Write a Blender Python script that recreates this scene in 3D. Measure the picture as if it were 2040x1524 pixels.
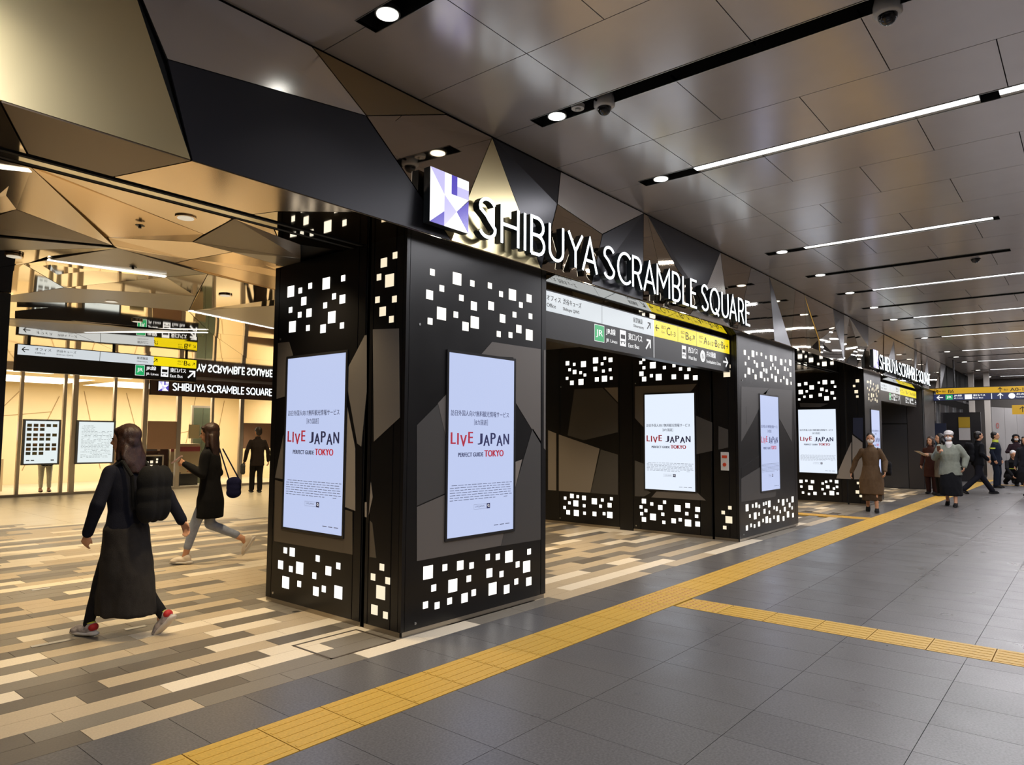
import bpy, bmesh, math, random
from mathutils import Vector, Matrix, noise
random.seed(7)
for o in list(bpy.data.objects): bpy.data.objects.remove(o)
SC = bpy.context.scene; COL = SC.collection
# ------------------------------------------------------------------ camera, world, exposure
W_, H_ = 2040.0, 1524.0
F_, CX, CY = 1403.253, 989.197, 766.902
YAW, PIT, ROL = -0.8671, 0.0725, 0.0081
CAM = Vector((-3.757, -4.1371, 1.5589))
_cy, _sy, _cp, _sp = math.cos(YAW), math.sin(YAW), math.cos(PIT), math.sin(PIT)
FWD = Vector((-_sy*_cp, _cy*_cp, _sp)); _R = Vector((_cy, _sy, 0)); _U = _R.cross(FWD)
RGT = _R*math.cos(ROL) + _U*math.sin(ROL); UPV = _U*math.cos(ROL) - _R*math.sin(ROL)
cd = bpy.data.cameras.new('camera'); cam = bpy.data.objects.new('camera', cd); COL.objects.link(cam)
cd.sensor_width = 36; cd.lens = F_*36/W_; cd.shift_x = (W_/2-CX)/W_; cd.shift_y = (CY-H_/2)/W_
cd.clip_start = 0.05; cd.clip_end = 300
cam.matrix_world = Matrix(((RGT.x, UPV.x, -FWD.x, CAM.x), (RGT.y, UPV.y, -FWD.y, CAM.y), (RGT.z, UPV.z, -FWD.z, CAM.z), (0, 0, 0, 1)))
SC.camera = cam
SC.view_settings.view_transform = 'Standard'; SC.view_settings.look = 'None'
SC.view_settings.gamma = 1; SC.view_settings.exposure = 0.0
SC.view_settings.use_curve_mapping = False
wd = bpy.data.worlds.new('world'); SC.world = wd; wd.use_nodes = True
wd.node_tree.nodes['Background'].inputs[0].default_value = (0.55, 0.56, 0.6, 1)
wd.node_tree.nodes['Background'].inputs[1].default_value = 0.25
try:
    SC.cycles.max_bounces = 7; SC.cycles.diffuse_bounces = 3; SC.cycles.glossy_bounces = 4
    SC.cycles.sample_clamp_indirect = 4; SC.cycles.caustics_reflective = False; SC.cycles.caustics_refractive = False
except Exception: pass
ZC, ZS, YF = 4.24, 3.17, -0.12          # corridor ceiling, mall soffit, facade plane
# name, kind, position, size, watts, colour: the place's lamps, plus an added unseen tube
def light(name, kind, loc, power, col, size=.1, size_y=None, spot=None, rot=(0, 0, 0), blend=.6):
    l = bpy.data.lights.new(name, kind); l.energy = power; l.color = col
    if kind == 'AREA':
        l.shape = 'RECTANGLE'; l.size = size; l.size_y = size_y or size
    else: l.shadow_soft_size = size
    if kind == 'SPOT': l.spot_size = math.radians(spot); l.spot_blend = blend
    o = bpy.data.objects.new(name, l); COL.objects.link(o); o.location = loc; o.rotation_euler = rot
    return o
COOL, WARM, NEUT = (.96, .95, 1), (1, .78, .47), (1, .95, .86)
SLOTX = [(-6.51, 'd', -9), (-4.65, 'd', -9), (-2.79, 'f', -9), (-0.93, 'd', -9), (.93, 'd', -9), (2.79, 'f', -9), (6.51, 'f', -3.36), (8.37, 'd', -3.33), (10.2, 'f', -6.5), (12.06, 'd', -6.5),
         (13.92, 'f', -6.5), (15.8, 'd', -6.5), (17.66, 'f', -6.5), (21.4, 'f', -6.5), (23.2, 'd', -6.5), (25.1, 'f', -6.5), (28.8, 'f', -6.5), (32.5, 'f', -6.5)]
for x, k, ye in SLOTX:
    if k == 'f':
        light('tube_light', 'AREA', (x, -2.38 if x > 0 else -3.4, 4.22), 72, COOL, .16, 2.3)  # left of the frame: unseen tube, added to brighten the gold facade panel
        if ye < -4: light('tube_light', 'AREA', (x, -5.0, 4.22), 72, COOL, .16, 2.3)
    if x != 15.8: light('downlight_lamp', 'SPOT', (x, -.80, 4.22), 52, NEUT, .09, spot=105)
# warm lamps recessed in the mall soffit
WSPOT = [(-1.33, .98, 50), (-1.77, 3.38, 62), (-.31, 4.99, 62), (.37, 3.52, 60), (.56, 6.34, 60), (-3.6, 3.0, 16), (-3.4, 5.2, 55), (2.6, 6.2, 60), (-.35, .95, 34),
         (3.3, 1.0, 55), (5.3, 1.6, 55), (3.6, 3.2, 60), (5.6, 4.2, 50), (2.4, 9.2, 75), (.4, 9.0, 75), (4.6, 10.4, 75), (6.6, 11.8, 75), (2.6, 12.4, 75), (4.8, 13.6, 75),
         (7.6, 14.2, 60), (11.2, 1.5, 60), (13.0, 1.6, 60), (17.8, 1.0, 45), (20.2, 1.2, 45), (.8, 11.6, 70), (12.2, 3.6, 60), (-1.9, 7.2, 60)]
for x, y, p in WSPOT: light('soffit_lamp', 'SPOT', (x, y, ZS-.03), p*3.3, WARM, .06, spot=104, blend=.9)
for x, y in ((2.6, 18), (5.6, 18), (8.4, 18)): light('shop_lamp', 'AREA', (x, y, 3.0), 125, (1, .91, .72), 2.4, 2.6)

# ------------------------------------------------------------------ helpers
def at(px, py, ax, v):
    """point of the plane axis=v that was surveyed at a pixel of the 2040x1524 photograph"""
    w = FWD + RGT*((px-CX)/F_) - UPV*((py-CY)/F_)
    return CAM + w*((v-CAM[ax])/w[ax])
MATS = {}
def mat(name, col=(.5, .5, .5), rough=.5, metal=0, emit=None, es=1, noise_amt=0, nscale=40, bump=0, bscale=200, brushed=None, alpha=None, spec=.5, coat=0, rn=0, trans=0):
    if name in MATS: return MATS[name]
    m = bpy.data.materials.new(name); m.use_nodes = True; nt = m.node_tree; N = nt.nodes; L = nt.links
    b = N['Principled BSDF']; I = b.inputs
    I['Base Color'].default_value = (*col, 1); I['Roughness'].default_value = rough; I['Metallic'].default_value = metal
    I['Specular IOR Level'].default_value = spec; I['Coat Weight'].default_value = coat
    if trans: I['Transmission Weight'].default_value = trans
    if alpha is not None: I['Alpha'].default_value = alpha
    if emit: I['Emission Color'].default_value = (*emit, 1); I['Emission Strength'].default_value = es
    tc = None
    def co():
        nonlocal tc
        if tc is None: tc = N.new('ShaderNodeTexCoord')
        return tc.outputs['Object']
    if noise_amt:
        n = N.new('ShaderNodeTexNoise'); n.inputs['Scale'].default_value = nscale; n.inputs['Detail'].default_value = 6; L.new(co(), n.inputs['Vector'])
        r = N.new('ShaderNodeValToRGB'); r.color_ramp.elements[0].position = .3; r.color_ramp.elements[1].position = .7
        r.color_ramp.elements[0].color = (*[c*(1-noise_amt) for c in col], 1); r.color_ramp.elements[1].color = (*[min(1, c*(1+noise_amt)) for c in col], 1)
        L.new(n.outputs['Fac'], r.inputs[0]); L.new(r.outputs[0], I['Base Color'])
    if rn:
        n = N.new('ShaderNodeTexNoise'); n.inputs['Scale'].default_value = 2.5; L.new(co(), n.inputs['Vector'])
        q = N.new('ShaderNodeMapRange'); q.inputs[3].default_value = rough-rn; q.inputs[4].default_value = rough+rn; L.new(n.outputs['Fac'], q.inputs[0]); L.new(q.outputs[0], I['Roughness'])
    if bump or brushed:
        n = N.new('ShaderNodeTexNoise'); n.inputs['Scale'].default_value = bscale
        if brushed:
            mp = N.new('ShaderNodeMapping'); mp.inputs['Scale'].default_value = brushed; L.new(co(), mp.inputs[0]); L.new(mp.outputs[0], n.inputs['Vector'])
        else: L.new(co(), n.inputs['Vector'])
        bp = N.new('ShaderNodeBump'); bp.inputs['Strength'].default_value = bump; bp.inputs['Distance'].default_value = .01
        L.new(n.outputs['Fac'], bp.inputs['Height']); L.new(bp.outputs[0], I['Normal'])
    MATS[name] = m; return m
def srgb(r, g, b):
    f = lambda c: (c/255/12.92) if c/255 <= .04045 else ((c/255+.055)/1.055)**2.4
    return (f(r), f(g), f(b))
def glow(name, col, es):
    if name in MATS: return MATS[name]
    m = bpy.data.materials.new(name); m.use_nodes = True; nt = m.node_tree; b = nt.nodes['Principled BSDF']
    b.inputs['Base Color'].default_value = (.02, .02, .02, 1); b.inputs['Roughness'].default_value = .25
    b.inputs['Emission Color'].default_value = (*col, 1); b.inputs['Emission Strength'].default_value = es
    MATS[name] = m; return m
def link(o, parent=None, world=True):
    COL.objects.link(o)
    if parent is not None:
        o.parent = parent
        if world:
            inv = (Matrix.Translation(parent.location) @ parent.rotation_euler.to_matrix().to_4x4()).inverted() if parent.type == 'EMPTY' else (parent.get('_inv') and Matrix(parent['_inv'])) or Matrix.Identity(4)
            o.matrix_parent_inverse = inv
    return o
def tag(o, label=None, cat=None, group=None, kind=None):
    if label: o['label'] = label
    if cat: o['category'] = cat
    if group: o['group'] = group
    if kind: o['kind'] = kind
    return o
def empty(name, loc, label, cat, group=None, rz=0):
    o = bpy.data.objects.new(name, None); o.empty_display_size = .2; COL.objects.link(o)
    o.location = loc; o.rotation_euler = (0, 0, rz); return tag(o, label, cat, group)
class MB:
    def __init__(s): s.v = []; s.f = []; s.m = []
    def add(s, vs, fs, mi=0):
        n = len(s.v); s.v += [tuple(v) for v in vs]; s.f += [tuple(i+n for i in f) for f in fs]; s.m += [mi]*len(fs); return s
    def box(s, x0, x1, y0, y1, z0, z1, mi=0):
        return s.add([(x, y, z) for z in (z0, z1) for y in (y0, y1) for x in (x0, x1)],
                     [(0, 2, 3, 1), (4, 5, 7, 6), (0, 1, 5, 4), (2, 6, 7, 3), (0, 4, 6, 2), (1, 3, 7, 5)], mi)
    def prism(s, pts, off, mi=0):
        n = len(pts); off = Vector(off); a = [Vector(p) for p in pts]; nr = Vector((0, 0, 0))
        for i in range(n): nr += a[i].cross(a[(i+1) % n])
        if nr.dot(off) < 0: a.reverse()
        return s.add(a+[p+off for p in a], [tuple(range(n))[::-1], tuple(range(n, 2*n))]+[(i, (i+1) % n, n+(i+1) % n, n+i) for i in range(n)], mi)
    def cyl(s, c, r, h, n=20, axis=2, r2=None, mi=0):
        r2 = r if r2 is None else r2; ex = [Vector((1, 0, 0)), Vector((0, 1, 0)), Vector((0, 0, 1))]
        w = ex[axis]; u = ex[(axis+1) % 3]; v = ex[(axis+2) % 3]; c = Vector(c); vs = []
        for q, rr in ((0, r), (h, r2)):
            for i in range(n):
                t = 2*math.pi*i/n; vs.append(c+w*q+u*rr*math.cos(t)+v*rr*math.sin(t))
        fs = [(i, (i+1) % n, n+(i+1) % n, n+i) for i in range(n)]+[tuple(range(n))[::-1], tuple(range(n, 2*n))]
        return s.add(vs, fs if h > 0 else [f[::-1] for f in fs], mi)
    def tube(s, p, q, r, n=8, r2=None, mi=0):
        p, q = Vector(p), Vector(q); d = (q-p).normalized(); u = d.orthogonal().normalized(); v = d.cross(u); r2 = r if r2 is None else r2
        vs = [c+u*rr*math.cos(2*math.pi*i/n)+v*rr*math.sin(2*math.pi*i/n) for c, rr in ((p, r), (q, r2)) for i in range(n)]
        return s.add(vs, [(i, (i+1) % n, n+(i+1) % n, n+i) for i in range(n)]+[tuple(range(n))[::-1], tuple(range(n, 2*n))], mi)
    def ball(s, c, r, n=14, k=8, R=None, mi=0):
        c = Vector(c); r = Vector(r if hasattr(r, '__len__') else (r, r, r)); vs = []; fs = []
        for j in range(1, k):
            t = math.pi*j/k
            for i in range(n):
                p = Vector((r.x*math.sin(t)*math.cos(2*math.pi*i/n), r.y*math.sin(t)*math.sin(2*math.pi*i/n), r.z*math.cos(t)))
                vs.append(c+(R @ p if R else p))
        top = len(vs); p = Vector((0, 0, r.z)); vs += [c+(R @ p if R else p), c-(R @ p if R else p)]
        for j in range(k-2):
            for i in range(n): fs.append((j*n+i, (j+1)*n+i, (j+1)*n+(i+1) % n, j*n+(i+1) % n))
        for i in range(n): fs.append((top, i, (i+1) % n)); fs.append((top+1, (k-2)*n+(i+1) % n, (k-2)*n+i))
        return s.add(vs, fs, mi)
    def loft(s, rings, n=20, mi=0):
        """rings: (centre, rx, ry[, power]) stacked; closed at both ends"""
        vs = []; fs = []
        for r in rings:
            c = Vector(r[0]); pw = r[3] if len(r) > 3 else 1
            for i in range(n):
                t = 2*math.pi*i/n; ct, st = math.cos(t), math.sin(t)
                vs.append((c.x+r[1]*math.copysign(abs(ct)**pw, ct), c.y+r[2]*math.copysign(abs(st)**pw, st), c.z))
        k = len(rings)
        for j in range(k-1):
            for i in range(n): fs.append((j*n+i, j*n+(i+1) % n, (j+1)*n+(i+1) % n, (j+1)*n+i))
        fs += [tuple(range(n))[::-1], tuple((k-1)*n+i for i in range(n))]
        if rings[0][0][2] > rings[-1][0][2]: fs = [f[::-1] for f in fs]
        return s.add(vs, fs, mi)
    def mesh(s, name):
        me = bpy.data.meshes.new(name); me.from_pydata(s.v, [], s.f)
        if any(s.m): me.polygons.foreach_set('material_index', s.m)
        me.update(); return me
    def build(s, name, mats, parent=None, world=True, smooth=False):
        me = s.mesh(name)
        for m in (mats if isinstance(mats, (list, tuple)) else [mats]): me.materials.append(m)
        if smooth: me.polygons.foreach_set('use_smooth', [True]*len(me.polygons))
        return link(bpy.data.objects.new(name, me), parent, world)
def fuse(mb, name, mt, parent, voxel=.012, it=4, fold=0, fs=9):
    """join overlapping closed shapes into one continuous skin"""
    me = mb.mesh(name); me.materials.append(mt); o = bpy.data.objects.new(name, me); link(o, parent, False)
    r = o.modifiers.new('r', 'REMESH'); r.mode = 'VOXEL'; r.voxel_size = voxel; r.use_smooth_shade = True
    sm = o.modifiers.new('s', 'SMOOTH'); sm.iterations = it; sm.factor = .5
    r.show_viewport = sm.show_viewport = False
    FUSED.append((o, mt, fold, fs)); return o
FUSED = []
def finish_fused():
    got = []; dg = bpy.context.evaluated_depsgraph_get(); dg.update()
    for o, mt, fold, fs in FUSED:
        for m in o.modifiers: m.show_viewport = True
        dg = bpy.context.evaluated_depsgraph_get(); dg.update()
        got.append(bpy.data.meshes.new_from_object(o.evaluated_get(dg), depsgraph=dg))
    for (o, mt, fold, fs), nm in zip(FUSED, got):
        o.modifiers.clear(); old = o.data; o.data = nm; bpy.data.meshes.remove(old); nm.name = o.name
        if fold:
            n = len(nm.vertices); co = [0.0]*(3*n); no = [0.0]*(3*n); nm.vertices.foreach_get('co', co); nm.vertices.foreach_get('normal', no)
            for i in range(0, 3*n, 3):
                x, y, z = co[i:i+3]; d = fold*(noise.noise((x*fs, y*fs, z*fs*.45))+.4*noise.noise((x*fs*2.3, y*fs*2.3, z*fs)))
                co[i] = x+no[i]*d; co[i+1] = y+no[i+1]*d; co[i+2] = z+no[i+2]*d
            nm.vertices.foreach_set('co', co); nm.update()
        nm.materials.clear(); nm.materials.append(mt)
        nm.polygons.foreach_set('use_smooth', [True]*len(nm.polygons))
_tc = {}
def text_geo(s):
    if s not in _tc:
        c = bpy.data.curves.new('t', 'FONT'); c.body = s; c.size = 1; c.resolution_u = 3
        o = bpy.data.objects.new('t', c); me = bpy.data.meshes.new_from_object(o)
        vs = [tuple(v.co) for v in me.vertices]; fs = [tuple(p.vertices) for p in me.polygons]
        bpy.data.objects.remove(o); bpy.data.curves.remove(c); bpy.data.meshes.remove(me)
        x0 = min(v[0] for v in vs); x1 = max(v[0] for v in vs); y0 = min(v[1] for v in vs); y1 = max(v[1] for v in vs)
        _tc[s] = ([((v[0]-x0)/(x1-x0), (v[1]-y0)/(y1-y0)) for v in vs], fs)
    return _tc[s]
def add_text(mb, s, O, U, V, u0, v0, w, h, mi=0, bold=0):
    """flat lettering fitted to the box (u0,v0,w,h) of the plane O,U,V"""
    vs, fs = text_geo(s); N = U.cross(V)*.0012
    for d in ([0] if not bold else [-bold, 0, bold]):
        mb.add([O+U*(u0+a*w+d)+V*(v0+b*h)+N*(1+d) for a, b in vs], fs, mi)
def add_rect(mb, O, U, V, u0, u1, v0, v1, mi=0, d=.0012):
    N = U.cross(V)*d
    mb.add([O+U*u0+V*v0+N, O+U*u1+V*v0+N, O+U*u1+V*v1+N, O+U*u0+V*v1+N], [(0, 1, 2, 3)], mi)
def stroke(mb, pts, w, O, U, V, d0, d1, mi=0, closed=False):
    """a bar of width w following 2-D points on the plane O,U,V, from depth d0 to d1 along the normal"""
    N = U.cross(V); P = [Vector(p) for p in pts]; n = len(P); Ls = []; Rs = []
    for i in range(n):
        a = P[i-1] if (i > 0 or closed) else None; b = P[(i+1) % n] if (i < n-1 or closed) else None
        if a is None: d = (b-P[i]).normalized(); m = Vector((-d.y, d.x)); k = 1
        elif b is None: d = (P[i]-a).normalized(); m = Vector((-d.y, d.x)); k = 1
        else:
            d1_, d2_ = (P[i]-a).normalized(), (b-P[i]).normalized(); m = Vector((-(d1_.y+d2_.y), d1_.x+d2_.x))
            m = m.normalized() if m.length > 1e-4 else Vector((-d1_.y, d1_.x)); k = min(2.2, 1/max(.3, m.dot(Vector((-d1_.y, d1_.x)))))
        Ls.append(P[i]+m*w/2*k); Rs.append(P[i]-m*w/2*k)
    vs = []
    for q in (d0, d1):
        for l, r in zip(Ls, Rs): vs += [O+U*l.x+V*l.y+N*q, O+U*r.x+V*r.y+N*q]
    fs = []; t = 2*n
    for i in range(n if closed else n-1):
        j = (i+1) % n; a, b, c, e = 2*i, 2*i+1, 2*j+1, 2*j
        fs += [(a, b, c, e)[::1], (t+a, t+e, t+c, t+b)[::1], (a, e, t+e, t+a), (b, t+b, t+c, c)]
    if not closed: fs += [(0, t, t+1, 1), (2*n-2, 2*n-1, t+2*n-1, t+2*n-2)]
    mb.add(vs, fs, mi)
X3, Y3, Z3 = Vector((1, 0, 0)), Vector((0, 1, 0)), Vector((0, 0, 1))

# ------------------------------------------------------------------ materials
M = dict(
 black=mat('black_metal', srgb(15, 14, 15), .32, .0, spec=.45, rn=.05),
 blackgap=mat('joint_black', (.004, .004, .004), .8),
 corr=mat('corridor_stone', srgb(104, 101, 100), .31, noise_amt=.30, nscale=80, bump=.05, bscale=260, rn=.10),
 corr2=mat('corridor_stone_dark', srgb(99, 96, 95), .33, noise_amt=.30, nscale=75, bump=.05, bscale=260, rn=.10),
 grout=mat('grout', srgb(84, 80, 79), .8),
 pw=mat('plank_cream', srgb(236, 222, 198), .40, noise_amt=.06, nscale=90, rn=.08),
 pb=mat('plank_beige', srgb(192, 174, 146), .42, noise_amt=.08, nscale=90, rn=.08),
 pg=mat('plank_grey', srgb(130, 122, 110), .42, noise_amt=.10, nscale=90, rn=.08),
 pd=mat('plank_dark', srgb(106, 98, 88), .42, noise_amt=.10, nscale=90, rn=.08),
 bt=mat('beige_stone', srgb(210, 198, 174), .34, noise_amt=.06, nscale=50, rn=.08),
 tac=mat('tactile_yellow', srgb(206, 164, 70), .5, noise_amt=.10, nscale=60),
 tac2=mat('tactile_dots', srgb(196, 146, 84), .5),
 ceil=mat('ceiling_panel', srgb(216, 211, 212), .21, .4, noise_amt=.02, nscale=4, spec=.6, rn=.02),
 silver=mat('brushed_silver', (.84, .82, .80), .22, 1), silvm=mat('silver_mirror', (.56, .54, .50), .03, 1, bump=.02, bscale=1.6),
 bronze=mat('bronze_mirror', (.52, .42, .31), .035, 1, bump=.012, bscale=1.4),
 gold=mat('brushed_gold', (.90, .77, .44), .30, 1),
 olive=mat('olive_bronze', (.36, .28, .17), .30, 1),
 fblack=mat('satin_black_panel', (.022, .022, .028), .30, .3, spec=.5),
 fgrey=mat('dark_grey_panel', (.10, .10, .11), .30, .7),
 champ=mat('champagne_mirror', (.50, .46, .36), .035, 1, bump=.02, bscale=1.6),
 sbrown=mat('soffit_brown', (.17, .125, .085), .38, .6),
 sgold=mat('soffit_gold', (.76, .52, .27), .16, 1, bump=.012, bscale=2.2),
 sbeige=mat('soffit_beige', (.72, .56, .38), .17, 1, bump=.01, bscale=2),
 smir=mat('soffit_mirror', (.80, .68, .50), .035, 1, bump=.008, bscale=1.6),
 sgrey=mat('soffit_grey', (.27, .24, .20), .30, .7),
 alu=mat('aluminium', (.55, .55, .54), .3, 1),
 plinth=mat('steel_plinth', (.42, .38, .32), .32, 1),
 white=mat('white_plastic', (.72, .72, .72), .4), dark=mat('dark_plastic', (.02, .02, .022), .3),
 lens=mat('smoked_dome', (.01, .01, .012), .05, 0, spec=.8),
 tube=glow('tube_glow', (.97, .98, 1), 3.2), disc=glow('disc_glow', (1, .98, .90), 4.5), wdisc=glow('warm_disc', (1, .9, .72), .55),
 strip=glow('strip_glow', (1, .96, .86), 2.0),
 sq=glow('square_glow', (1, .965, .88), 1.5), sq2=glow('square_glow_amber', (1, .86, .62), 1.0),
 scr=glow('screen_glow', (.60, .69, 1.0), .86), scrb=glow('screen_bright', (.80, .88, 1.0), 1.0),
 letter=glow('letter_glow', (.88, .96, 1), 2.4),
 sw=glow('sign_white', (.86, .92, .96), .74), sy=glow('sign_yellow', (1, .78, .004), .92), sgreen=glow('sign_green', (.02, .50, .16), .8),
 swt=glow('sign_lettering', (1, 1, 1), .95), sblack=mat('sign_black', srgb(30, 29, 29), .35), ink=mat('sign_ink', srgb(60, 60, 58), .5),
 inky=mat('ink_on_yellow', srgb(58, 48, 8), .5),
)

# ------------------------------------------------------------------ floor
fl = MB().box(-12, 46, -9, 24, -.14, -.02).build('floor', M['grout']); tag(fl, kind='structure')
def slab(mb, x0, x1, y0, y1, mi=0, g=.0017, z=0):
    if x1-x0 < .02 or y1-y0 < .02: return
    mb.box(x0+g, x1-g, y0+g, y1-g, -.02, z, mi)
def cdist(x, y): return math.hypot(x-CAM.x, y-CAM.y)
def in_view(x, y, z=0, pad=60):
    d = Vector((x, y, z))-CAM; t = d.dot(FWD)
    if t < .5: return False
    u = CX+F_*d.dot(RGT)/t; v = CY-F_*d.dot(UPV)/t
    return -pad < u < W_+pad and -pad < v < H_+pad
# corridor stones: .452 x .80 m
TX, TY = .4525, .7955
tiles = []
BR0, BR1 = 2.40, 2.80          # tactile branch towards the camera side
for j in range(0, 11):
    yb = -.19-TY*j; ya = yb-TY
    for i in range(-18, 95):
        x0 = -.97+TX*i; x1 = x0+TX
        parts = [(x0, x1, ya, yb)]
        def cut(ps, a, b, c, d):
            out = []
            for (p, q, r, s) in ps:
                if q <= a or p >= b or s <= c or r >= d: out.append((p, q, r, s)); continue
                if p < a: out.append((p, a, r, s))
                if q > b: out.append((b, q, r, s))
                pp, qq = max(p, a), min(q, b)
                if r < c: out.append((pp, qq, r, c))
                if s > d: out.append((pp, qq, d, s))
            return out
        parts = cut(parts, -20, 60, -1.08, -.675)
        parts = cut(parts, BR0, BR1, -9, -1.08)
        parts = cut(parts, 11.45, 11.85, -.675, 3)
        parts = cut(parts, 26.4, 26.8, -9, -1.08)
        tiles += [(cdist((p+q)/2, (r+s)/2), p, q, r, s) for p, q, r, s in parts]
tiles.sort(); rest = MB(); n = 0
for d, p, q, r, s in tiles:
    if n < 300 and in_view((p+q)/2, (r+s)/2) and (q-p) > .1 and (s-r) > .1:
        b = MB(); slab(b, p, q, r, s); b.build('stone_tile', M['corr'] if (n*7) % 5 else M['corr2'], fl); n += 1
    else: slab(rest, p, q, r, s)
tag(rest.build('far_stone_tiles', M['corr'], fl), kind='stuff')
# striped planks inside the portal
PY, PX = .1832, .594
OFF = [-.468, -.672, -.506+.02, -.893, -.71, -.51, -.09, -.92, -.747, -.75, -.3, -.62, -.15, -.48]
NEAR = {0: 'bggwwgg', 1: 'gdggggg', 2: 'bwwgggg', 3: 'bddwwgg', 4: 'dbbdggg', 5: 'ddwwggg', 6: 'gdbbggg', 7: 'wbbwbgg', 8: 'ggbdggg', 9: 'wbwwggg', 10: 'dgbggbb', 11: 'bggdwwb', 12: 'wwbggbb', 13: 'gddggww'}
def bound(x): return 9.62-.53*(x+.1) if x < 5 else 6.9
rr = random.Random(3); planks = []; mats4 = [M['pw'], M['pb'], M['pg'], M['pd']]
for j in range(0, 62):
    y0 = -.19+PY*j; off = OFF[j] if j < len(OFF) else rr.uniform(-.6, 0)
    prev = 'g'
    for i in range(-14, 46):
        x0 = off+PX*i; x1 = x0+PX
        if y0 > bound(x0) or x0 < -8 or x0 > 22: prev = 'g'; continue
        k = i+3
        if j in NEAR and 0 <= k < 7: c = NEAR[j][k]
        else:
            c = rr.choice('wwbbbggggd' if j % 2 else 'wbbbggggdd') if rr.random() > .35 else prev
        prev = c
        # the steel pillars stand on the slab, planks run under nothing else
        for a, b, dd in ((0, 1.88, 1.89), (6.8, 9.55, 5.3), (14.6, 16.3, 3.3)):
            if x0 > a-.01 and x1 < b+.01 and -.01 < y0 and y0+PY < dd: c = None; break
        if c is None: prev = 'g'; continue
        if 11.45-PX < x0 < 11.85: continue
        planks.append((cdist((x0+x1)/2, y0), x0, x1, y0, y0+PY, 'wbgd'.index(c)))
planks.sort(); rest = MB(); n = 0
for d, p, q, r, s, mi in planks:
    vis = in_view((p+q)/2, (r+s)/2) and not (d > 6 and p > 1.9 and False)
    if n < 300 and vis:
        b = MB(); slab(b, p, q, r, s, g=.0018, z=.0); b.build('striped_plank', mats4[mi], fl); n += 1
    else: slab(rest, p, q, r, s, mi, g=.0018)
tag(rest.build('far_striped_planks', mats4, fl), kind='stuff')
sp = MB()
for a, b, y0, y1 in ((11.45-PX, 11.45, -.19, 7), (11.85, 11.85+PX, -.19, 7)):
    for k in range(int((y1-y0)/PY)): slab(sp, a-.2, b+.2, y0+PY*k, y0+PY*(k+1), k % 3)
# plain beige stones further in
n = 0; rest = MB(); bl = []
for i in range(-10, 22):
    for j in range(0, 22):
        x0, y0 = i*.9, 5.6+j*.9; x1 = x0+.9
        lo = max(y0, min(bound(x0), bound(x1))-.06)
        if lo >= y0+.88 or y0 > 23.5: continue
        bl.append((cdist(x0, y0), x0, x1, lo, y0+.9))
bl.sort()
for d, p, q, r, s in bl:
    if n < 120 and in_view((p+q)/2, (r+s)/2): b = MB(); b.box(p+.002, q-.002, r+.002, s-.002, -.02, -.0006); b.build('beige_tile', M['bt'], fl); n += 1
    else: rest.box(p+.002, q-.002, r+.002, s-.002, -.02, -.0006)
tag(rest.build('far_beige_tiles', M['bt'], fl), kind='stuff')
# floor hatch and studs by the first pillar
h = MB(); hx0, hx1, hy0, hy1 = -.66, -.06, -.02, .46
for a in ((hx0, hx1, hy0, hy0+.018), (hx0, hx1, hy1-.018, hy1), (hx0, hx0+.018, hy0, hy1), (hx1-.018, hx1, hy0, hy1)): h.box(*a, .0005, .0025)
tag(h.build('floor_hatch', mat('hatch_steel', srgb(104, 92, 78), .4, .5)), 'rectangular steel-edged floor hatch beside the first lit pillar', 'hatch')
SW_ = ('small steel socket cover set in the striped floor', 'floor plate')
for i, (px, py, w, l) in enumerate([(270, 1251, .05, .16), (105, 1281, .05, .28), (590, 1219, .04, .06), (82, 1174, .05, .16), (318, 1138, .04, .12)]):
    p = at(px, py, 2, 0); b = MB().box(p.x-l/2, p.x+l/2, p.y-w/2, p.y+w/2, .0005, .004)
    tag(b.build('floor_plate', M['alu']), ['small bright steel plate in the floor between the walking woman and her trailing shoe', 'long worn steel plate in the floor left of the backpack woman', 'small steel stud in the floor at the first pillar\'s back corner',
        'small steel plate in the floor far left of the backpack woman', 'steel plate in the floor under the phone woman'][i], 'floor plate')
# tactile paving
def tact(x0, y0, kind, axis):
    s = .4; b = MB().box(x0+.002, x0+s-.002, y0+.002, y0+s-.002, -.02, .002)
    if kind == 'bar':
        for k in range(5):
            c = .05+.075*k
            if axis == 0: b.box(x0+.012, x0+s-.012, y0+c-.012, y0+c+.012, .002, .0042)
            else: b.box(x0+c-.012, x0+c+.012, y0+.012, y0+s-.012, .002, .0042)
    else:
        for k in range(6):
            for l in range(6):
                b.cyl((x0+.05+.06*k, y0+.05+.06*l, .002), .016, .005, 8, r2=.010, mi=1)
    return b
main = tag(bpy.data.objects.new('tactile_path', None), 'long yellow tactile strip running along the corridor past the pillars', 'tactile paving'); COL.objects.link(main)
for i in range(-5, 82):
    x0 = -2.03+.4025*i; k = 'dot' if 1.9 <= x0 <= 3.0 else 'bar'
    tact(x0, -1.078, k, 0).build('tactile_tile', [M['tac'], M['tac2']], main)
br = tag(bpy.data.objects.new('tactile_branch', None), 'yellow tactile branch leaving the main strip towards the right edge', 'tactile paving'); COL.objects.link(br)
for i in range(18): tact(BR0, -1.50-.4025*i, 'dot' if i == 0 else 'bar', 1).build('tactile_tile', [M['tac'], M['tac2']], br)
br = tag(bpy.data.objects.new('tactile_branch', None), 'yellow tactile branch entering the gap between second and third pillars', 'tactile paving'); COL.objects.link(br)
for i in range(12): tact(11.45, -.67+.4025*i, 'bar', 1).build('tactile_tile', [M['tac'], M['tac2']], br)
br = tag(bpy.data.objects.new('tactile_branch', None), 'farthest yellow tactile branch crossing the corridor behind the walking people', 'tactile paving'); COL.objects.link(br)
for i in range(14): tact(26.4, -1.50-.4025*i, 'bar', 1).build('tactile_tile', [M['tac'], M['tac2']], br)

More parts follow.
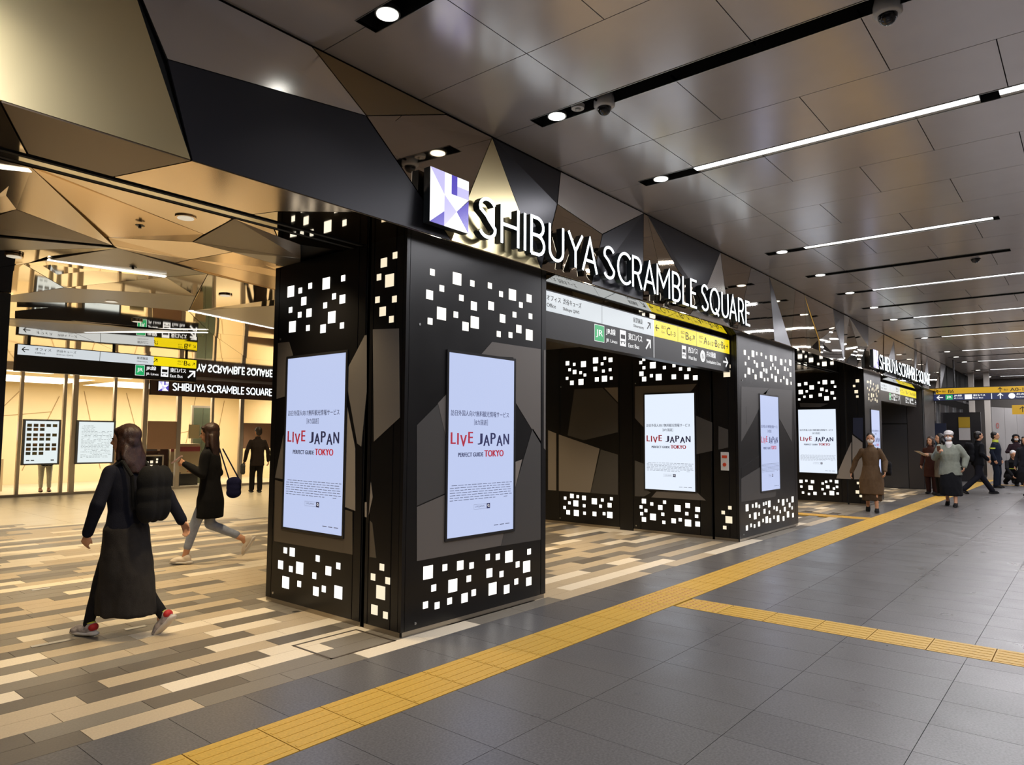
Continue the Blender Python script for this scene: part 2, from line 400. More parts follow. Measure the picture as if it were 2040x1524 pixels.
# ------------------------------------------------------------------ corridor ceiling
ce = MB().box(-12, 46, -9, YF, ZC+.16, ZC+.3).build('ceiling', M['blackgap']); tag(ce, kind='structure')
CP = .93; slot = {round(x/CP): (x, k, ye) for x, k, ye in SLOTX}
pan = []
for i in range(-10, 48):
    x0, x1 = CP*i, CP*(i+1)
    ys = [YF, -1.2]
    ys += [-1.2-1.27*k for k in range(1, 7)] if i % 2 == 0 else [-1.2-.635-1.27*k for k in range(0, 6)]
    ys = [y for y in ys if y > -8.9]+[-9]
    for a, b in zip(ys[:-1], ys[1:]):
        pan.append((cdist((x0+x1)/2, (a+b)/2), i, x0, x1, b, a))
pan.sort(); rest = MB(); n = 0; g = .007
def notch(x0, x1, y0, y1, i):
    """outline of a panel with the light slots on its long edges cut out"""
    L_ = []; sides = []
    for e, sgn in ((i, 1), (i+1, -1)):
        if e in slot:
            ys, ye = -.585, slot[e][2]
            a, b = min(y1, ys), max(y0, ye)
            sides.append((a, b) if b < a else None)
        else: sides.append(None)
    X0, X1, Y0, Y1 = x0+g/2, x1-g/2, y0+g/2, y1-g/2; w = .088
    P = [(X0, Y1)]
    if sides[0]:
        a, b = sides[0]; a = min(a, Y1); b = max(b, Y0); P += [(X0, a), (X0+w, a), (X0+w, b), (X0, b)] if True else []
    P += [(X0, Y0), (X1, Y0)]
    if sides[1]:
        a, b = sides[1]; a = min(a, Y1); b = max(b, Y0); P += [(X1, b), (X1-w, b), (X1-w, a), (X1, a)]
    P += [(X1, Y1)]
    Q = [p for k, p in enumerate(P) if (abs(p[0]-P[k-1][0])+abs(p[1]-P[k-1][1])) > 1e-5]
    return Q
for d, i, x0, x1, y0, y1 in pan:
    P = [(x, y, ZC) for x, y in notch(x0, x1, y0, y1, i)]
    if n < 300 and in_view((x0+x1)/2, (y0+y1)/2, ZC, 250):
        MB().prism(P, (0, 0, .02)).build('ceiling_panel', M['ceil'], ce); n += 1
    else: rest.prism(P, (0, 0, .02))
tag(rest.build('far_ceiling_panels', M['ceil'], ce), kind='stuff')
# light slots
ordn = ['farthest dark slot behind the viewer', 'dark slot behind the viewer, left of the frame', 'unseen tube slot left of the frame, added to brighten the gold panel', 'nearest dark ceiling slot above the viewer', 'dark ceiling slot carrying two dome cameras, above the sign\'s first letters', 'long bright tube slot nearest the camera, above the word on the sign',
        'second bright tube slot, above the second pillar', 'short dark slot with one dome camera behind the second tube light', 'third bright tube slot of the corridor ceiling', 'third dark slot, just behind the third tube light',
        'fourth bright tube slot along the ceiling', 'dark slot without a downlight in the far ceiling', 'fifth bright tube slot along the ceiling', 'sixth bright tube slot, above the third pillar', 'fourth far dark slot past the third pillar',
        'seventh bright tube slot of the far ceiling', 'eighth bright tube slot of the far ceiling', 'farthest bright tube slot of the corridor']
for (x, k, ye), lab in zip(SLOTX, ordn):
    t = empty('ceiling_light', (x, -.6, ZC), lab, 'ceiling light', 'slot lights of the corridor ceiling')
    w = .088; hb = MB(); y1 = -.585
    hb.box(x-w, x+w, ye, y1, ZC+.145, ZC+.155); hb.box(x-w-.003, x-w, ye, y1, ZC-.003, ZC+.15); hb.box(x+w, x+w+.003, ye, y1, ZC-.003, ZC+.15)
    hb.box(x-w, x+w, y1, y1+.003, ZC-.003, ZC+.15); hb.box(x-w, x+w, ye-.003, ye, ZC-.003, ZC+.15)
    hb.build('housing', M['blackgap'], t)
    rm = MB()
    for s in (-1, 1): rm.box(x+s*w-.003, x+s*w+.003, ye, y1, ZC-.004, ZC+.001)
    rm.build('rim', M['alu'], t)
    if x != 15.8:
        rg = MB().cyl((x, -.80, ZC-.002), .082, .03, 28).build('downlight', M['alu'], t)
        MB().cyl((x, -.80, ZC-.006), .070, .006, 28).build('lens', M['disc'], rg)
    if k == 'f':
        runs = [(-1.19, -3.55)]+([(-3.68, -6.0)] if ye < -5 else [])
        if ye > -5: runs = [(-1.12, ye+.06)]
        if x < 0: runs = [(-2.22, -4.58)]  # added tube, its run set for the reflection in the gold panel
        for a, b in runs:
            rf = MB().prism([(x-.05, a, ZC+.05), (x+.05, a, ZC+.05), (x+w-.004, a, ZC+.004), (x-w+.004, a, ZC+.004)], (0, b-a, 0)).build('reflector', M['white'], t)
            MB().box(x-.062, x+.022, b, a, ZC-.001, ZC+.004).build('tube', M['tube'], t)
def dome(px, py, z, lab, cat='camera', r=.085, group=None):
    p = at(px, py, 2, z); t = empty('dome_camera', p, lab, cat, group)
    MB().loft([((p.x, p.y, z+.10), r*.8, r*.8), ((p.x, p.y, z+.03), r, r), ((p.x, p.y, z-.015), r*1.0, r), ((p.x, p.y, z-.03), r*.82, r*.82)], 24).build('housing', M['white'], t, smooth=True)
    MB().ball((p.x, p.y, z-.028), (r*.68, r*.68, r*.75), 18, 10).build('dome', M['lens'], t, smooth=True)
    return t
dome(1204, 208, ZC, 'white dome camera with smoked lens in the first dark slot beside the downlight')
dome(1768, 22, ZC, 'largest white dome camera at the top right edge of the photo')
dome(1943, 512, ZC+.03, 'small dome camera at the end of the short dark slot')
for px, py, lab in ((1151, 218, 'small white ceiling sensor between the downlight and the dome camera'), (1780, 710, 'small far ceiling sensor, left one of the far pair'), (1800, 706, 'small far ceiling sensor, right one of the far pair')):
    p = at(px, py, 2, ZC-.01); t = empty('ceiling_sensor', p, lab, 'sensor')
    MB().cyl((p.x, p.y, ZC-.005), .052, .03, 20, r2=.056).build('base', M['white'], t); MB().ball((p.x, p.y, ZC-.006), (.026, .026, .02), 12, 8).build('eye', M['alu'], t, smooth=True)

# ------------------------------------------------------------------ facade (faceted metal panels above the portals)
wl = MB().box(-12, 46, YF+.03, YF+.12, ZS+.02, ZC+.3).build('wall_left', M['blackgap']); tag(wl, kind='structure')
def fz(px, py): p = at(px, py, 1, YF); return (p.x, min(ZC-.012, max(ZS+.004, p.z)))
def snap(p):
    x, z = fz(*p)
    if z > 4.16: z = ZC-.012
    if z < 3.23: z = ZS+.004
    return (x, z)
PT = dict(a=(-2.27, ZC-.012), b=snap((326, 122)), c=snap((381, 322)), d=snap((720, 235)), e=snap((622, 90)), f=snap((888, 230)), g=snap((980, 276)), h=snap((897, 481)),
 i=snap((1116, 343)), j=snap((1103, 408)), k=snap((1078, 538)), l=snap((1281, 431)), m=snap((1195, 468)), n=snap((1177, 571)), o=snap((1281, 603)), p=snap((1332, 619)), q=snap((1288, 434)),
 r=snap((1343, 541)), s=snap((1390, 596)), t=snap((1374, 632)), u=snap((1435, 507)), v=snap((1453, 655)), w=snap((1495, 536)), x=snap((1468, 660)), y=snap((1531, 552)), z=snap((1542, 683)),
 A=snap((1575, 693)), B=snap((1583, 578)), C=snap((1602, 587)), D=snap((1608, 703)), E=snap((1627, 677)), F=snap((1635, 711)), G=snap((1660, 619)), H=snap((1660, 652)), I=snap((1682, 726)),
 J=snap((1681, 628)), K=snap((1691, 634)), L=snap((1703, 690)), N=snap((1707, 733)), O=snap((1730, 651)), Q=snap((1725, 690)), R=snap((1760, 665)), S=(-2.79, ZS+.004), T=(-3.9, ZC-.012), U=(-4.2, ZS+.004), V=(-8, ZC-.012), W=(-8, ZS+.004))
PT['o1'] = (PT['l'][0]+.012, PT['o'][1])
FP = [('TUSca', 'gold'), ('VWUT', 'fblack'), ('abde', 'silver'), ('bchd', 'fblack'), ('edf', 'olive'), ('dhgf', 'bronze'), ('hkg', 'gold'), ('gkji', 'fblack'), ('ijml', 'silver'), ('jknm', 'bronze'), ('lmno', 'fblack'),
      ('lopq', 'bronze'), ('qptsr', 'bronze'), ('qrsu', 'fblack'), ('uSS', None), ('ustv', 'silver'), ('uvxw', 'bronze'), ('wxzy', 'silvm'), ('yzA', 'fgrey'), ('yAB', 'champ'), ('BADC', 'bronze'), ('CDFE', 'champ'), ('CEHG', 'bronze'),
      ('HEFI', 'silvm'), ('GHIJ', 'fgrey'), ('JINLK', 'silvm'), ('KLNQ', 'champ'), ('KQO', 'fgrey'), ('OQR', 'silvm')]
bulge = {}
br_ = random.Random(11)
for kk, (x, z) in PT.items():
    mid = ZS+.1 < z < ZC-.1
    bulge[kk] = (-br_.uniform(.02, .06) if mid else br_.uniform(-.012, .004)) if x > -2.2 else 0
def panel(pts3, mname, parent, shrink=.007, th=.015, name='metal_panel', off=None):
    c = sum((Vector(p) for p in pts3), Vector())/len(pts3); P = []
    for p in pts3:
        p = Vector(p); d = p-c; P.append(c+d*(1-shrink/max(.02, d.length)))
    b = MB().prism(P, off or (0, th, 0)); return b.build(name, M[mname], parent)
for s, mn in FP:
    if mn is None: continue
    panel([(PT[ch][0], YF+bulge[ch], PT[ch][1]) for ch in s], mn, wl)
# the facade goes on: irregular triangles in the same metals
x0 = PT['R'][0]; fr = random.Random(5); top = [PT['R']]; bot = [PT['N']]
while top[-1][0] < 23.9 or bot[-1][0] < 23.9:
    top.append((top[-1][0]+fr.uniform(.4, 1.7), ZC-.012)); bot.append((max(bot[-1][0]+fr.uniform(.5, 1.6), top[-1][0]-1.4), ZS+.004))
panel([(PT['O'][0]*0+PT['Q'][0], YF, PT['Q'][1]), (PT['N'][0], YF, ZS+.004), (bot[1][0], YF, ZS+.004), (top[0][0], YF, ZC-.012)], 'bronze', wl)
cyc = ['bronze', 'fgrey', 'bronze', 'silvm', 'champ', 'bronze', 'fgrey', 'bronze']
for k in range(len(top)-1):
    q = (top[k], top[k+1], bot[k+1]); panel([(p[0], YF+fr.uniform(-.015, .0), p[1]) for p in q], cyc[(2*k) % 8], wl)
    if k+2 < len(bot)+0 and k+1 < len(bot)-0:
        b2 = bot[k+2] if k+2 < len(bot) else (bot[k+1][0]+1, ZS+.004)
        panel([(p[0], YF+fr.uniform(-.015, .0), p[1]) for p in (top[k+1], b2, bot[k+1])], cyc[(2*k+1) % 8], wl)
# dark glass continuing the wall beyond the second portal
dg_ = MB().box(23.9, 33.5, -.05, .05, ZS-.1, ZC).build('wall_far_left', mat('dark_glass_wall', (.05, .05, .055), .12, .2)); tag(dg_, kind='structure')
for x in (24.0, 26.4, 28.8, 31.2, 33.4): MB().box(x-.06, x+.06, -.09, -.05, ZS-.1, ZC).build('mullion', M['alu'], dg_)

# ------------------------------------------------------------------ mall soffit
so = MB().box(-12, 23.9, YF+.02, 16, ZS+.045, ZS+.09).build('ceiling_mall', M['blackgap']); tag(so, kind='structure')
sr = random.Random(9); SP = {}
def S_(px, py, dz=None):
    k = (px, py)
    if k not in SP: SP[k] = at(px, py, 2, ZS+(sr.uniform(-.01, .03) if dz is None else dz))
    return SP[k]
def sp_panel(pts, mn, sh=.007): panel([Vector(p) for p in pts], mn, so, shrink=sh, off=(0, 0, .012), name='soffit_panel')
Yt0, Yt1 = .52, .74                   # twin shutter track
def E_(x, y): return Vector((x, y, ZS))
xa = PT['c'][0]
sp_panel([E_(PT['S'][0], YF), E_(xa, YF), E_(-2.02, Yt0), E_(-2.49, Yt0)], 'sbrown')
sp_panel([E_(-7, YF), E_(PT['S'][0], YF), E_(-2.49, Yt0), E_(-7, Yt0)], 'smir')
sp_panel([E_(xa, YF), E_(-.60, YF), E_(-.98, Yt0-.20), E_(-1.05, Yt0), E_(-2.02, Yt0)], 'sbeige')
sp_panel([E_(-.60, YF), E_(1.85, YF), E_(1.85, Yt0), E_(-1.05, Yt0), E_(-.98, Yt0-.20)], 'smir')
for a, b in ((1.9, 3.05), (3.05, 4.6), (4.6, 5.9), (5.9, 6.76), (16.75, 19.0), (19.0, 21.6)): panel([(a, YF+.02, ZS+.002), (b, YF+.02, ZS+.002), (b, .085, ZS-.052), (a, .085, ZS-.052)], 'silvm', so, off=(0, .001, .006), name='return_panel')
rl = MB()
for y in (Yt0+.03, Yt0+.15): rl.box(-7, 23, y, y+.035, ZS-.006, ZS+.03)
rl.build('shutter_track', M['blackgap'], so)
MB().box(-7, 23, Yt0+.07, Yt0+.145, ZS-.004, ZS+.02).build('track_strip', M['champ'], so)
n1, n1b = S_(225, 489), S_(233, 494)
d_ = S_(63, 334); n2 = S_(384, 482); n3 = S_(466, 436)
def TR(px, py): p = at(px, py, 2, ZS); p.y = Yt1; return p
sp_panel([TR(80, 339), TR(466, 436), S_(407, 467)], 'sbeige')
sp_panel([TR(72, 336), S_(407, 467), n2, S_(213, 473), n1], 'sgold') if 0 else None
sp_panel([d_, TR(82, 340), S_(407, 467), n2, S_(213, 473), n1], 'sgold')
sp_panel([S_(213, 473), n2, S_(463, 502), S_(380, 517), n1], 'sbeige')
sp_panel([n2, n3, S_(600, 488), S_(600, 515)], 'sbrown')
sp_panel([n3, TR(470, 437), TR(552, 456), S_(552, 471)], 'sbeige'); sp_panel([TR(552, 456), TR(760, 506), S_(600, 488), S_(552, 471)], 'smir')
sp_panel([n2, S_(600, 515), S_(600, 540), S_(463, 502)], 'sgrey')
sp_panel([S_(463, 502), S_(600, 540), S_(600, 562), S_(380, 517)], 'sgold')
sp_panel([TR(-60, 309), d_, n1, S_(32, 417), S_(-60, 440)], 'sbeige')
sp_panel([S_(-60, 440), S_(32, 417), n1, S_(-60, 433)], 'sgrey') if 0 else None
sp_panel([S_(32, 417), n1, S_(-60, 462), S_(-60, 448)], 'sbrown')
sp_panel([S_(-60, 468), n1b, S_(-60, 500)], 'sgrey')
sp_panel([S_(-60, 500), n1b, S_(47, 526), S_(-60, 540)], 'smir')
sp_panel([n1b, S_(414, 546), S_(330, 552), S_(93, 518)], 'sgrey')
sp_panel([S_(93, 518), S_(330, 552), S_(128, 573), S_(47, 526)], 'smir')
sp_panel([n1, S_(380, 517), S_(344, 525), n1b], 'sbeige')
sp_panel([S_(344, 525), S_(380, 517), S_(600, 562), S_(600, 590), S_(414, 546)], 'sgold')
sp_panel([S_(-60, 540), S_(47, 526), S_(128, 573), S_(-60, 600)], 'smir')
sp_panel([S_(128, 573), S_(330, 552), S_(414, 546), S_(390, 590)], 'smir')
sp_panel([S_(-60, 600), S_(128, 573), S_(390, 590), S_(376, 620), S_(200, 604)], 'sgrey')
sp_panel([S_(414, 546), S_(600, 590), S_(600, 605), S_(376, 620), S_(390, 590)], 'smir')
sp_panel([S_(376, 620), S_(600, 605), S_(600, 668), S_(545, 655)], 'sgrey')
sp_panel([S_(-60, 600), S_(200, 604), S_(376, 620), S_(419, 663), S_(150, 640), S_(-60, 630)], 'smir')
sp_panel([S_(376, 620), S_(545, 655), S_(600, 668), S_(600, 680), S_(419, 663)], 'smir')
sp_panel([S_(-60, 630), S_(150, 640), S_(280, 655), S_(419, 663), S_(150, 664), S_(-60, 640)], 'sgrey')
far = [S_(-60, 640), S_(150, 664), S_(419, 663), S_(600, 680)]
sp_panel([far[0], far[1], E_(2.6, 11.5), E_(.6, 12.4), E_(-1.6, 12)], 'smir'); sp_panel([far[1], far[2], E_(4.2, 9.6), E_(2.6, 11.5)], 'smir')
sp_panel([far[2], far[3], E_(6.6, 9.8), E_(4.2, 9.6)], 'smir')
sp_panel([E_(.6, 12.4), E_(2.6, 11.5), E_(3.6, 15.9), E_(.4, 15.9)], 'smir'); sp_panel([E_(2.6, 11.5), E_(4.2, 9.6), E_(6.6, 15.9), E_(3.6, 15.9)], 'smir')
sp_panel([E_(4.2, 9.6), E_(6.6, 9.8), E_(9.6, 15.9), E_(6.6, 15.9)], 'smir')
# over the two portals and behind the first pillar
q = random.Random(21); gx = [1.85, 3.3, 4.6, 5.9, 7.4, 9.2, 10.6, 12.2, 13.4, 14.8, 16.6, 18.4, 20.4, 22.3, 23.8]
for a, b in zip(gx[:-1], gx[1:]):
    mn = 'smir' if not (14 < a < 16) else 'sbrown'
    sp_panel([E_(a, YF), E_(b, YF), E_(b, Yt0)], 'smir'); sp_panel([E_(a, YF), E_(b, Yt0), E_(a, Yt0)], 'smir')
    m1 = 2.4+q.uniform(-.4, .4)
    sp_panel([E_(a, Yt1), E_(b, Yt1), E_(b, 2.6)], q.choice(['sgold', 'sbeige', 'smir'])); sp_panel([E_(a, Yt1), E_(b, 2.6), E_(a, 2.6)], q.choice(['sgrey', 'sgold', 'smir']))
    if a >= 3.2:
        sp_panel([E_(a, 2.6), E_(b, 2.6), E_(b, 5.2)], q.choice(['sgrey', 'sgold', 'smir'])); sp_panel([E_(a, 2.6), E_(b, 5.2), E_(a, 5.2)], q.choice(['sgrey', 'sgold', 'sbrown']))
    if a >= 5.8: sp_panel([E_(a, 5.2), E_(b, 5.2), E_(b, 9.4), E_(a, 9.4)], q.choice(['sgrey', 'smir']))
# fixtures in the soffit
lp = empty('display_pillar', (-2.2, 6.2, 0), 'plain black pillar cut by the left edge of the photo', 'pillar')
pe = at(22, 585, 2, ZS); MB().box(pe.x-1.6, pe.x, pe.y, pe.y+1.4, .06, ZS).build('cladding', M['black'], lp); MB().box(pe.x-1.58, pe.x-.02, pe.y+.02, pe.y+1.38, 0, .06).build('plinth', M['plinth'], lp)
for i, (px, py, lab) in enumerate([(370, 433, 'round recessed downlight nearest the shutter track in the gold soffit'), (28, 510, 'round recessed downlight at the left edge in the mirror soffit'), (222, 600, 'round recessed downlight in the grey band above the hanging sign'),
        (449, 588, 'round recessed downlight left of the second warm strip light'), (273, 640, 'round recessed downlight just above the hanging sign')]):
    p = at(px, py, 2, ZS); t = empty('soffit_downlight', p, lab, 'ceiling light')
    MB().cyl((p.x, p.y, ZS-.006), .075, .02, 28).build('ring', M['sgold'], t); MB().cyl((p.x, p.y, ZS-.010), .060, .012, 28, r2=.055).build('lens', M['wdisc'], t)
for (a, b, lab) in (((95, 518), (330, 552), 'warm strip light nearest the camera in the mirror soffit'), ((378, 620), (546, 655), 'warm strip light running behind the first pillar'), ((169, 662), (413, 663), 'thin far strip light just over the hanging sign'), ((-60, 327), (60, 340), 'warm strip light cut by the left edge of the photo')):
    p, r = at(*a, 2, ZS-.006), at(*b, 2, ZS-.006); d = (r-p).normalized(); nn = Vector((-d.y, d.x, 0))*.032
    o = MB().prism([p-nn, p+nn, r+nn, r-nn], (0, 0, .01)).build('strip_light', M['strip']); tag(o, lab, 'ceiling light')
for px, py, lab in ((279, 447, 'small dark sprinkler head in the gold soffit'), (265, 530, 'small dark sprinkler head beside the first warm strip light')):
    p = at(px, py, 2, ZS); b = MB().cyl((p.x, p.y, ZS-.03), .012, .03, 8)
    for k in range(4): t = k*math.pi/2; b.box(p.x+.02*math.cos(t)-.012, p.x+.02*math.cos(t)+.012, p.y+.02*math.sin(t)-.012, p.y+.02*math.sin(t)+.012, ZS-.012, ZS-.006)
    tag(b.build('sprinkler', M['dark']), lab, 'sprinkler')
# unseen sides of the room
gw = mat('plain_grey_wall', srgb(128, 122, 116), .6)
tag(MB().box(-12, 46, -9.2, -9, 0, 4.6).build('wall_right', gw), kind='structure'); tag(MB().box(-12.2, -12, -9, 24, 0, 4.6).build('wall_back', gw), kind='structure')
tag(MB().box(45, 45.2, -9, 3, 0, 4.6).build('wall_far', gw), kind='structure')
# ------------------------------------------------------------------ lit pillars
PB = .04
SZ = {'S': .053, 'M': .076, 'L': .104}
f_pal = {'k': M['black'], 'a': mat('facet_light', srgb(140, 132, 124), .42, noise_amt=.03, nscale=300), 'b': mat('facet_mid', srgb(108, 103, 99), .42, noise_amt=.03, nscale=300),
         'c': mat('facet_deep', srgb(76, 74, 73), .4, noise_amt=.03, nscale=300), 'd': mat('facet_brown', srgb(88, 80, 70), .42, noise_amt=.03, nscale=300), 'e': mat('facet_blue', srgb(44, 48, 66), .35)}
def parse(s, sc, ox, oy):
    out = []
    for t in s.split():
        a = t.split(','); out.append((float(a[0])/sc+ox, float(a[1])/sc+oy, a[2]))
    return out
def squares(par, data, ax, v, z0, z1, mt='sq', box=(None, None)):
    """lit openings: ax 1 = on the corridor face (y=v), ax 0 = on the portal face (x=v)"""
    for px, py, s in data:
        p = at(px, py, ax, v); h = SZ[s]/2; z = min(z1-h, max(z0+h, p.z))
        u = p.x if ax == 1 else p.y
        if box[0] is not None: u = min(box[1]-h, max(box[0]+h, u))
        if ax == 1: b = MB().box(u-h, u+h, v-.0035, v+.004, z-h, z+h)
        else: b = MB().box(v-.0035, v+.004, u-h, u+h, z-h, z+h)
        b.build('light_square', M[mt], par)
def rsquares(par, ax, v, u0, u1, z0, z1, n, seed, mt='sq'):  # random pillar squares; also their drawn reflection on the glass barrier
    r = random.Random(seed); got = []; k = 0
    while len(got) < n and k < 900:
        k += 1; s = r.choice('SSSMML'); h = SZ[s]/2; u, z = r.uniform(u0+h, u1-h), r.uniform(z0+h, z1-h)
        if any(abs(u-a) < h+c+.012 and abs(z-b) < h+c+.012 for a, b, c in got): continue
        got.append((u, z, h))
        b = MB().box(u-h, u+h, v-.0035, v+.004, z-h, z+h) if ax == 1 else MB().box(v-.0035, v+.004, u-h, u+h, z-h, z+h)
        b.build('light_square', M[mt], par)
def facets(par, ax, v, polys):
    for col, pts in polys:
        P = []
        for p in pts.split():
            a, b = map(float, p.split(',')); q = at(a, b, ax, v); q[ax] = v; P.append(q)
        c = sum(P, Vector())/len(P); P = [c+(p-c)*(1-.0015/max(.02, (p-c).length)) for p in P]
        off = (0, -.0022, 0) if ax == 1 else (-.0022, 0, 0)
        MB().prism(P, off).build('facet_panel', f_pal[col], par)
NAVY, RED = mat('screen_navy', srgb(58, 64, 122), .5), mat('screen_red', srgb(232, 62, 92), .5)
greyink = mat('screen_grey', srgb(96, 104, 140), .5)
SCW, SCH = .875, 1.555
def screen(par, ax, u0, z0, v, bright=False):
    """portrait display with its advertisement; u0,z0 lower left corner as seen"""
    if ax == 1: O, U = Vector((u0, v, z0)), X3
    else: O, U = Vector((v, u0, z0)), -Y3      # seen from -X the left end has the larger y
    V = Z3; N = U.cross(V)
    fr = MB()
    for a, b, c, d in ((-.022, 0, -.022, SCH+.022), (SCW, SCW+.022, -.022, SCH+.022), (0, SCW, -.022, 0), (0, SCW, SCH, SCH+.022)):
        P = [O+U*a+V*c, O+U*b+V*c, O+U*b+V*d, O+U*a+V*d]; fr.prism(P, N*.012)
    s = fr.build('display', M['dark'], par)
    pn = MB(); pn.prism([O, O+U*SCW, O+U*SCW+V*SCH, O+V*SCH], N*.006); pn.build('lit_screen', M['scrb' if bright else 'scr'], s)
    O2 = O+N*.0065
    def T(m, t, cx, v0, w, h, bold=0): add_text(m, t, O2, U, V, cx-w/2, v0, w, h, bold=bold)
    a = MB(); T(a, '訪日外国人向け無料観光情報サービス', .415, 1.02, .77, .050, .0006); T(a, '［8カ国語］', .415, .945, .18, .050, .0004)
    x = .375
    for ch, w, dz, tilt in (('J', .045, 0, 0), ('A', .062, -.012, 0), ('P', .05, .006, 0), ('A', .062, -.014, 0), ('N', .058, 0, 0)):
        add_text(a, ch, O2, U, V, x, .775+dz, w*1.28, .098, bold=.0045); x += w*1.28+.018
    add_text(a, 'PERFECT GUIDE', O2, U, V, .125, .672, .32, .036, bold=.002)
    a.build('advert_lettering', NAVY, s)
    b = MB(); x = .035
    for ch, w, dz in (('L', .044, 0), ('I', .010, -.006), ('V', .062, -.022), ('E', .044, .006)):
        add_text(b, ch, O2, U, V, x, .782+dz, w*1.25, .098, bold=.0045); x += w*1.25+.024
    add_text(b, 'TOKYO', O2, U, V, .465, .668, .26, .058, bold=.004)
    b.build('advert_lettering', RED, s)
    c = MB(); r = random.Random(2)
    for k in range(7):
        x = .03+(0 if k else .02)
        while x < .83:
            w = r.uniform(.03, .07)
            if k == 6 and x > .45 and r.random() < .5: x += w; continue
            add_rect(c, O2, U, V, x, min(.85, x+w), .43-.021*k, .4345-.021*k); x += w+.012
    for a0, a1, b0, b1 in ((.33, .50, .215, .2165), (.33, .50, .255, .2565), (.33, .3315, .215, .2565)): add_rect(c, O2, U, V, a0, a1, b0, b1)
    add_text(c, 'LIVE JAPAN', O2, U, V, .35, .227, .12, .018)
    for k in range(3): add_rect(c, O2, U, V, .60+.08*k, .66+.08*k, .055, .061)
    c.build('fine_print', greyink, s)
    e = MB(); add_rect(e, O2, U, V, .50, .545, .213, .259); e.build('search_button', NAVY, s)
    e = MB(); stroke(e, [(.522+.010*math.cos(k*.785), .239+.010*math.sin(k*.785)) for k in range(8)], .004, O2, U, V, .0015, .002, closed=True); stroke(e, [(.529, .231), (.536, .224)], .004, O2, U, V, .0015, .002)
    e.build('magnifier_mark', M['swt'], s)
    return s
def pillar(x0, w, dep, gaps, loc_label, cat='pillar', front=True):
    t = empty('display_pillar', (x0, 0, 0), loc_label, cat)
    b = MB().box(x0+.012, x0+w-.012, .012, dep, 0, ZS); b.build('core', M['blackgap'], t)
    pl = MB().box(x0+.02, x0+w-.02, .006, .02, 0, PB); pl.box(x0+.006, x0+.02, .02, gaps[0], 0, PB)
    pl.build('plinth', M['plinth'], t)
    return t
def cover(t, ax, v, u0, u1, z0, z1, name='cladding_panel', mt='black', d=.014):
    g = .005
    if ax == 1: b = MB().box(u0+g, u1-g, v, v+d, z0, z1)
    else: b = MB().box(v, v+d, u0+g, u1-g, z0, z1)
    return b.build(name, M[mt], t)
def bolt(t, px, py, ax, v):
    p = at(px, py, ax, v); b = MB(); ex = [0, 0, 0]
    b.cyl((v-.005, p.y, p.z) if ax == 0 else (p.x, v-.005, p.z), .011, .006, 12, axis=ax); b.build('bolt', M['alu'], t)
ZB0, ZB1 = .62, 2.43
# first pillar
p1 = pillar(0, 1.88, 1.886, (.447,), 'nearest black pillar with two advert screens and glowing squares, left of the portal')
cover(p1, 1, 0, .035, 1.80, PB, ZS); cover(p1, 1, 0, 1.80, 1.88, PB, ZS, 'corner_post'); MB().box(0, .035, 0, .035, PB, ZS).build('corner_post', M['black'], p1)
cover(p1, 0, 0, .035, .155-.03, PB, ZS, 'corner_post'); cover(p1, 0, 0, .125, .40, PB, ZS); cover(p1, 0, 0, .40, .447, PB, ZS)
cover(p1, 0, .012, .447, .498, 0, ZS, 'recessed_joint', 'blackgap'); cover(p1, 0, 0, .498, .60, PB, ZS); cover(p1, 0, 0, .60, 1.80, PB, ZS); cover(p1, 0, 0, 1.80, 1.886, PB, ZS, 'corner_post')
MB().box(.006, .02, .498, 1.88, 0, PB).build('plinth', M['plinth'], p1)
cover(p1, 0, 1.868, .0, 1.886, PB, ZS, 'cladding_panel')
FT = parse('1188,337,S 1350,380,L 1450,410,S 1565,425,S 1170,485,M 1250,443,S 1378,505,S 1460,558,M 1573,557,M 1638,480,S 1713,485,L 1822,508,M 1768,551,S 1248,608,L 1342,615,S 1173,658,S 1405,692,M 1466,666,L 1648,640,M 1726,615,S 1831,625,S 1623,742,S 1700,748,S 1755,709,M 1823,748,L', 3.29, 500, 440)
FB = parse('1160,856,L 1270,824,S 1371,810,M 1445,811,S 1551,756,S 1617,754,S 1690,752,L 1822,720,S 1747,804,S 1806,818,L 1562,860,M 1641,867,S 1427,897,S 1322,943,L 1197,958,S 1583,963,L 1675,966,M 1738,916,S 1820,915,M 1143,1070,S 1219,1073,S 1301,1044,S 1399,1023,M 1459,989,S', 3.29, 500, 880)
squares(p1, FT+FB, 1, 0, .1, 3.1)
LT = parse('262,463,L 324,457,S 389,426,S 494,410,L 605,376,S 347,526,M 545,495,S 600,513,M 260,584,S 487,554,S 320,616,S 381,603,M 530,632,L 272,694,L 374,702,S 473,707,M 597,686,S', 3.29, 500, 440)
LB = parse('226,712,S 271,723,M 438,765,S 195,806,M 262,834,S 320,828,L 573,814,S 508,846,M 416,878,S 228,922,L 317,932,S 426,980,M 478,965,S 573,987,L', 3.29, 500, 880)
squares(p1, LT+LB, 0, 0, .1, 3.1)
NT = parse('945,226,S 872,274,M 840,369,S 909,391,L 830,517,S 941,513,S 864,594,M 921,645,S', 3.29, 500, 440)
NB = parse('859,822,S 801,886,S 897,911,S 851,988,L 810,1101,M 882,1137,S', 3.29, 500, 880)
squares(p1, NT+NB, 0, 0, .1, 3.1, 'sq2')
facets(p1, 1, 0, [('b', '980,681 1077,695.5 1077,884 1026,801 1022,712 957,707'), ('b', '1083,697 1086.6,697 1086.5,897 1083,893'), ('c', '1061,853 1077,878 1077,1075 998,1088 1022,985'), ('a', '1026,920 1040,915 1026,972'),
    ('b', '830,1010 889,984 889,1076 1004,1061 998,1087 830,1118'), ('b', '872,803 892,782 892,889'), ('c', '830,847 872,805 892,890 889,982 830,1008')])
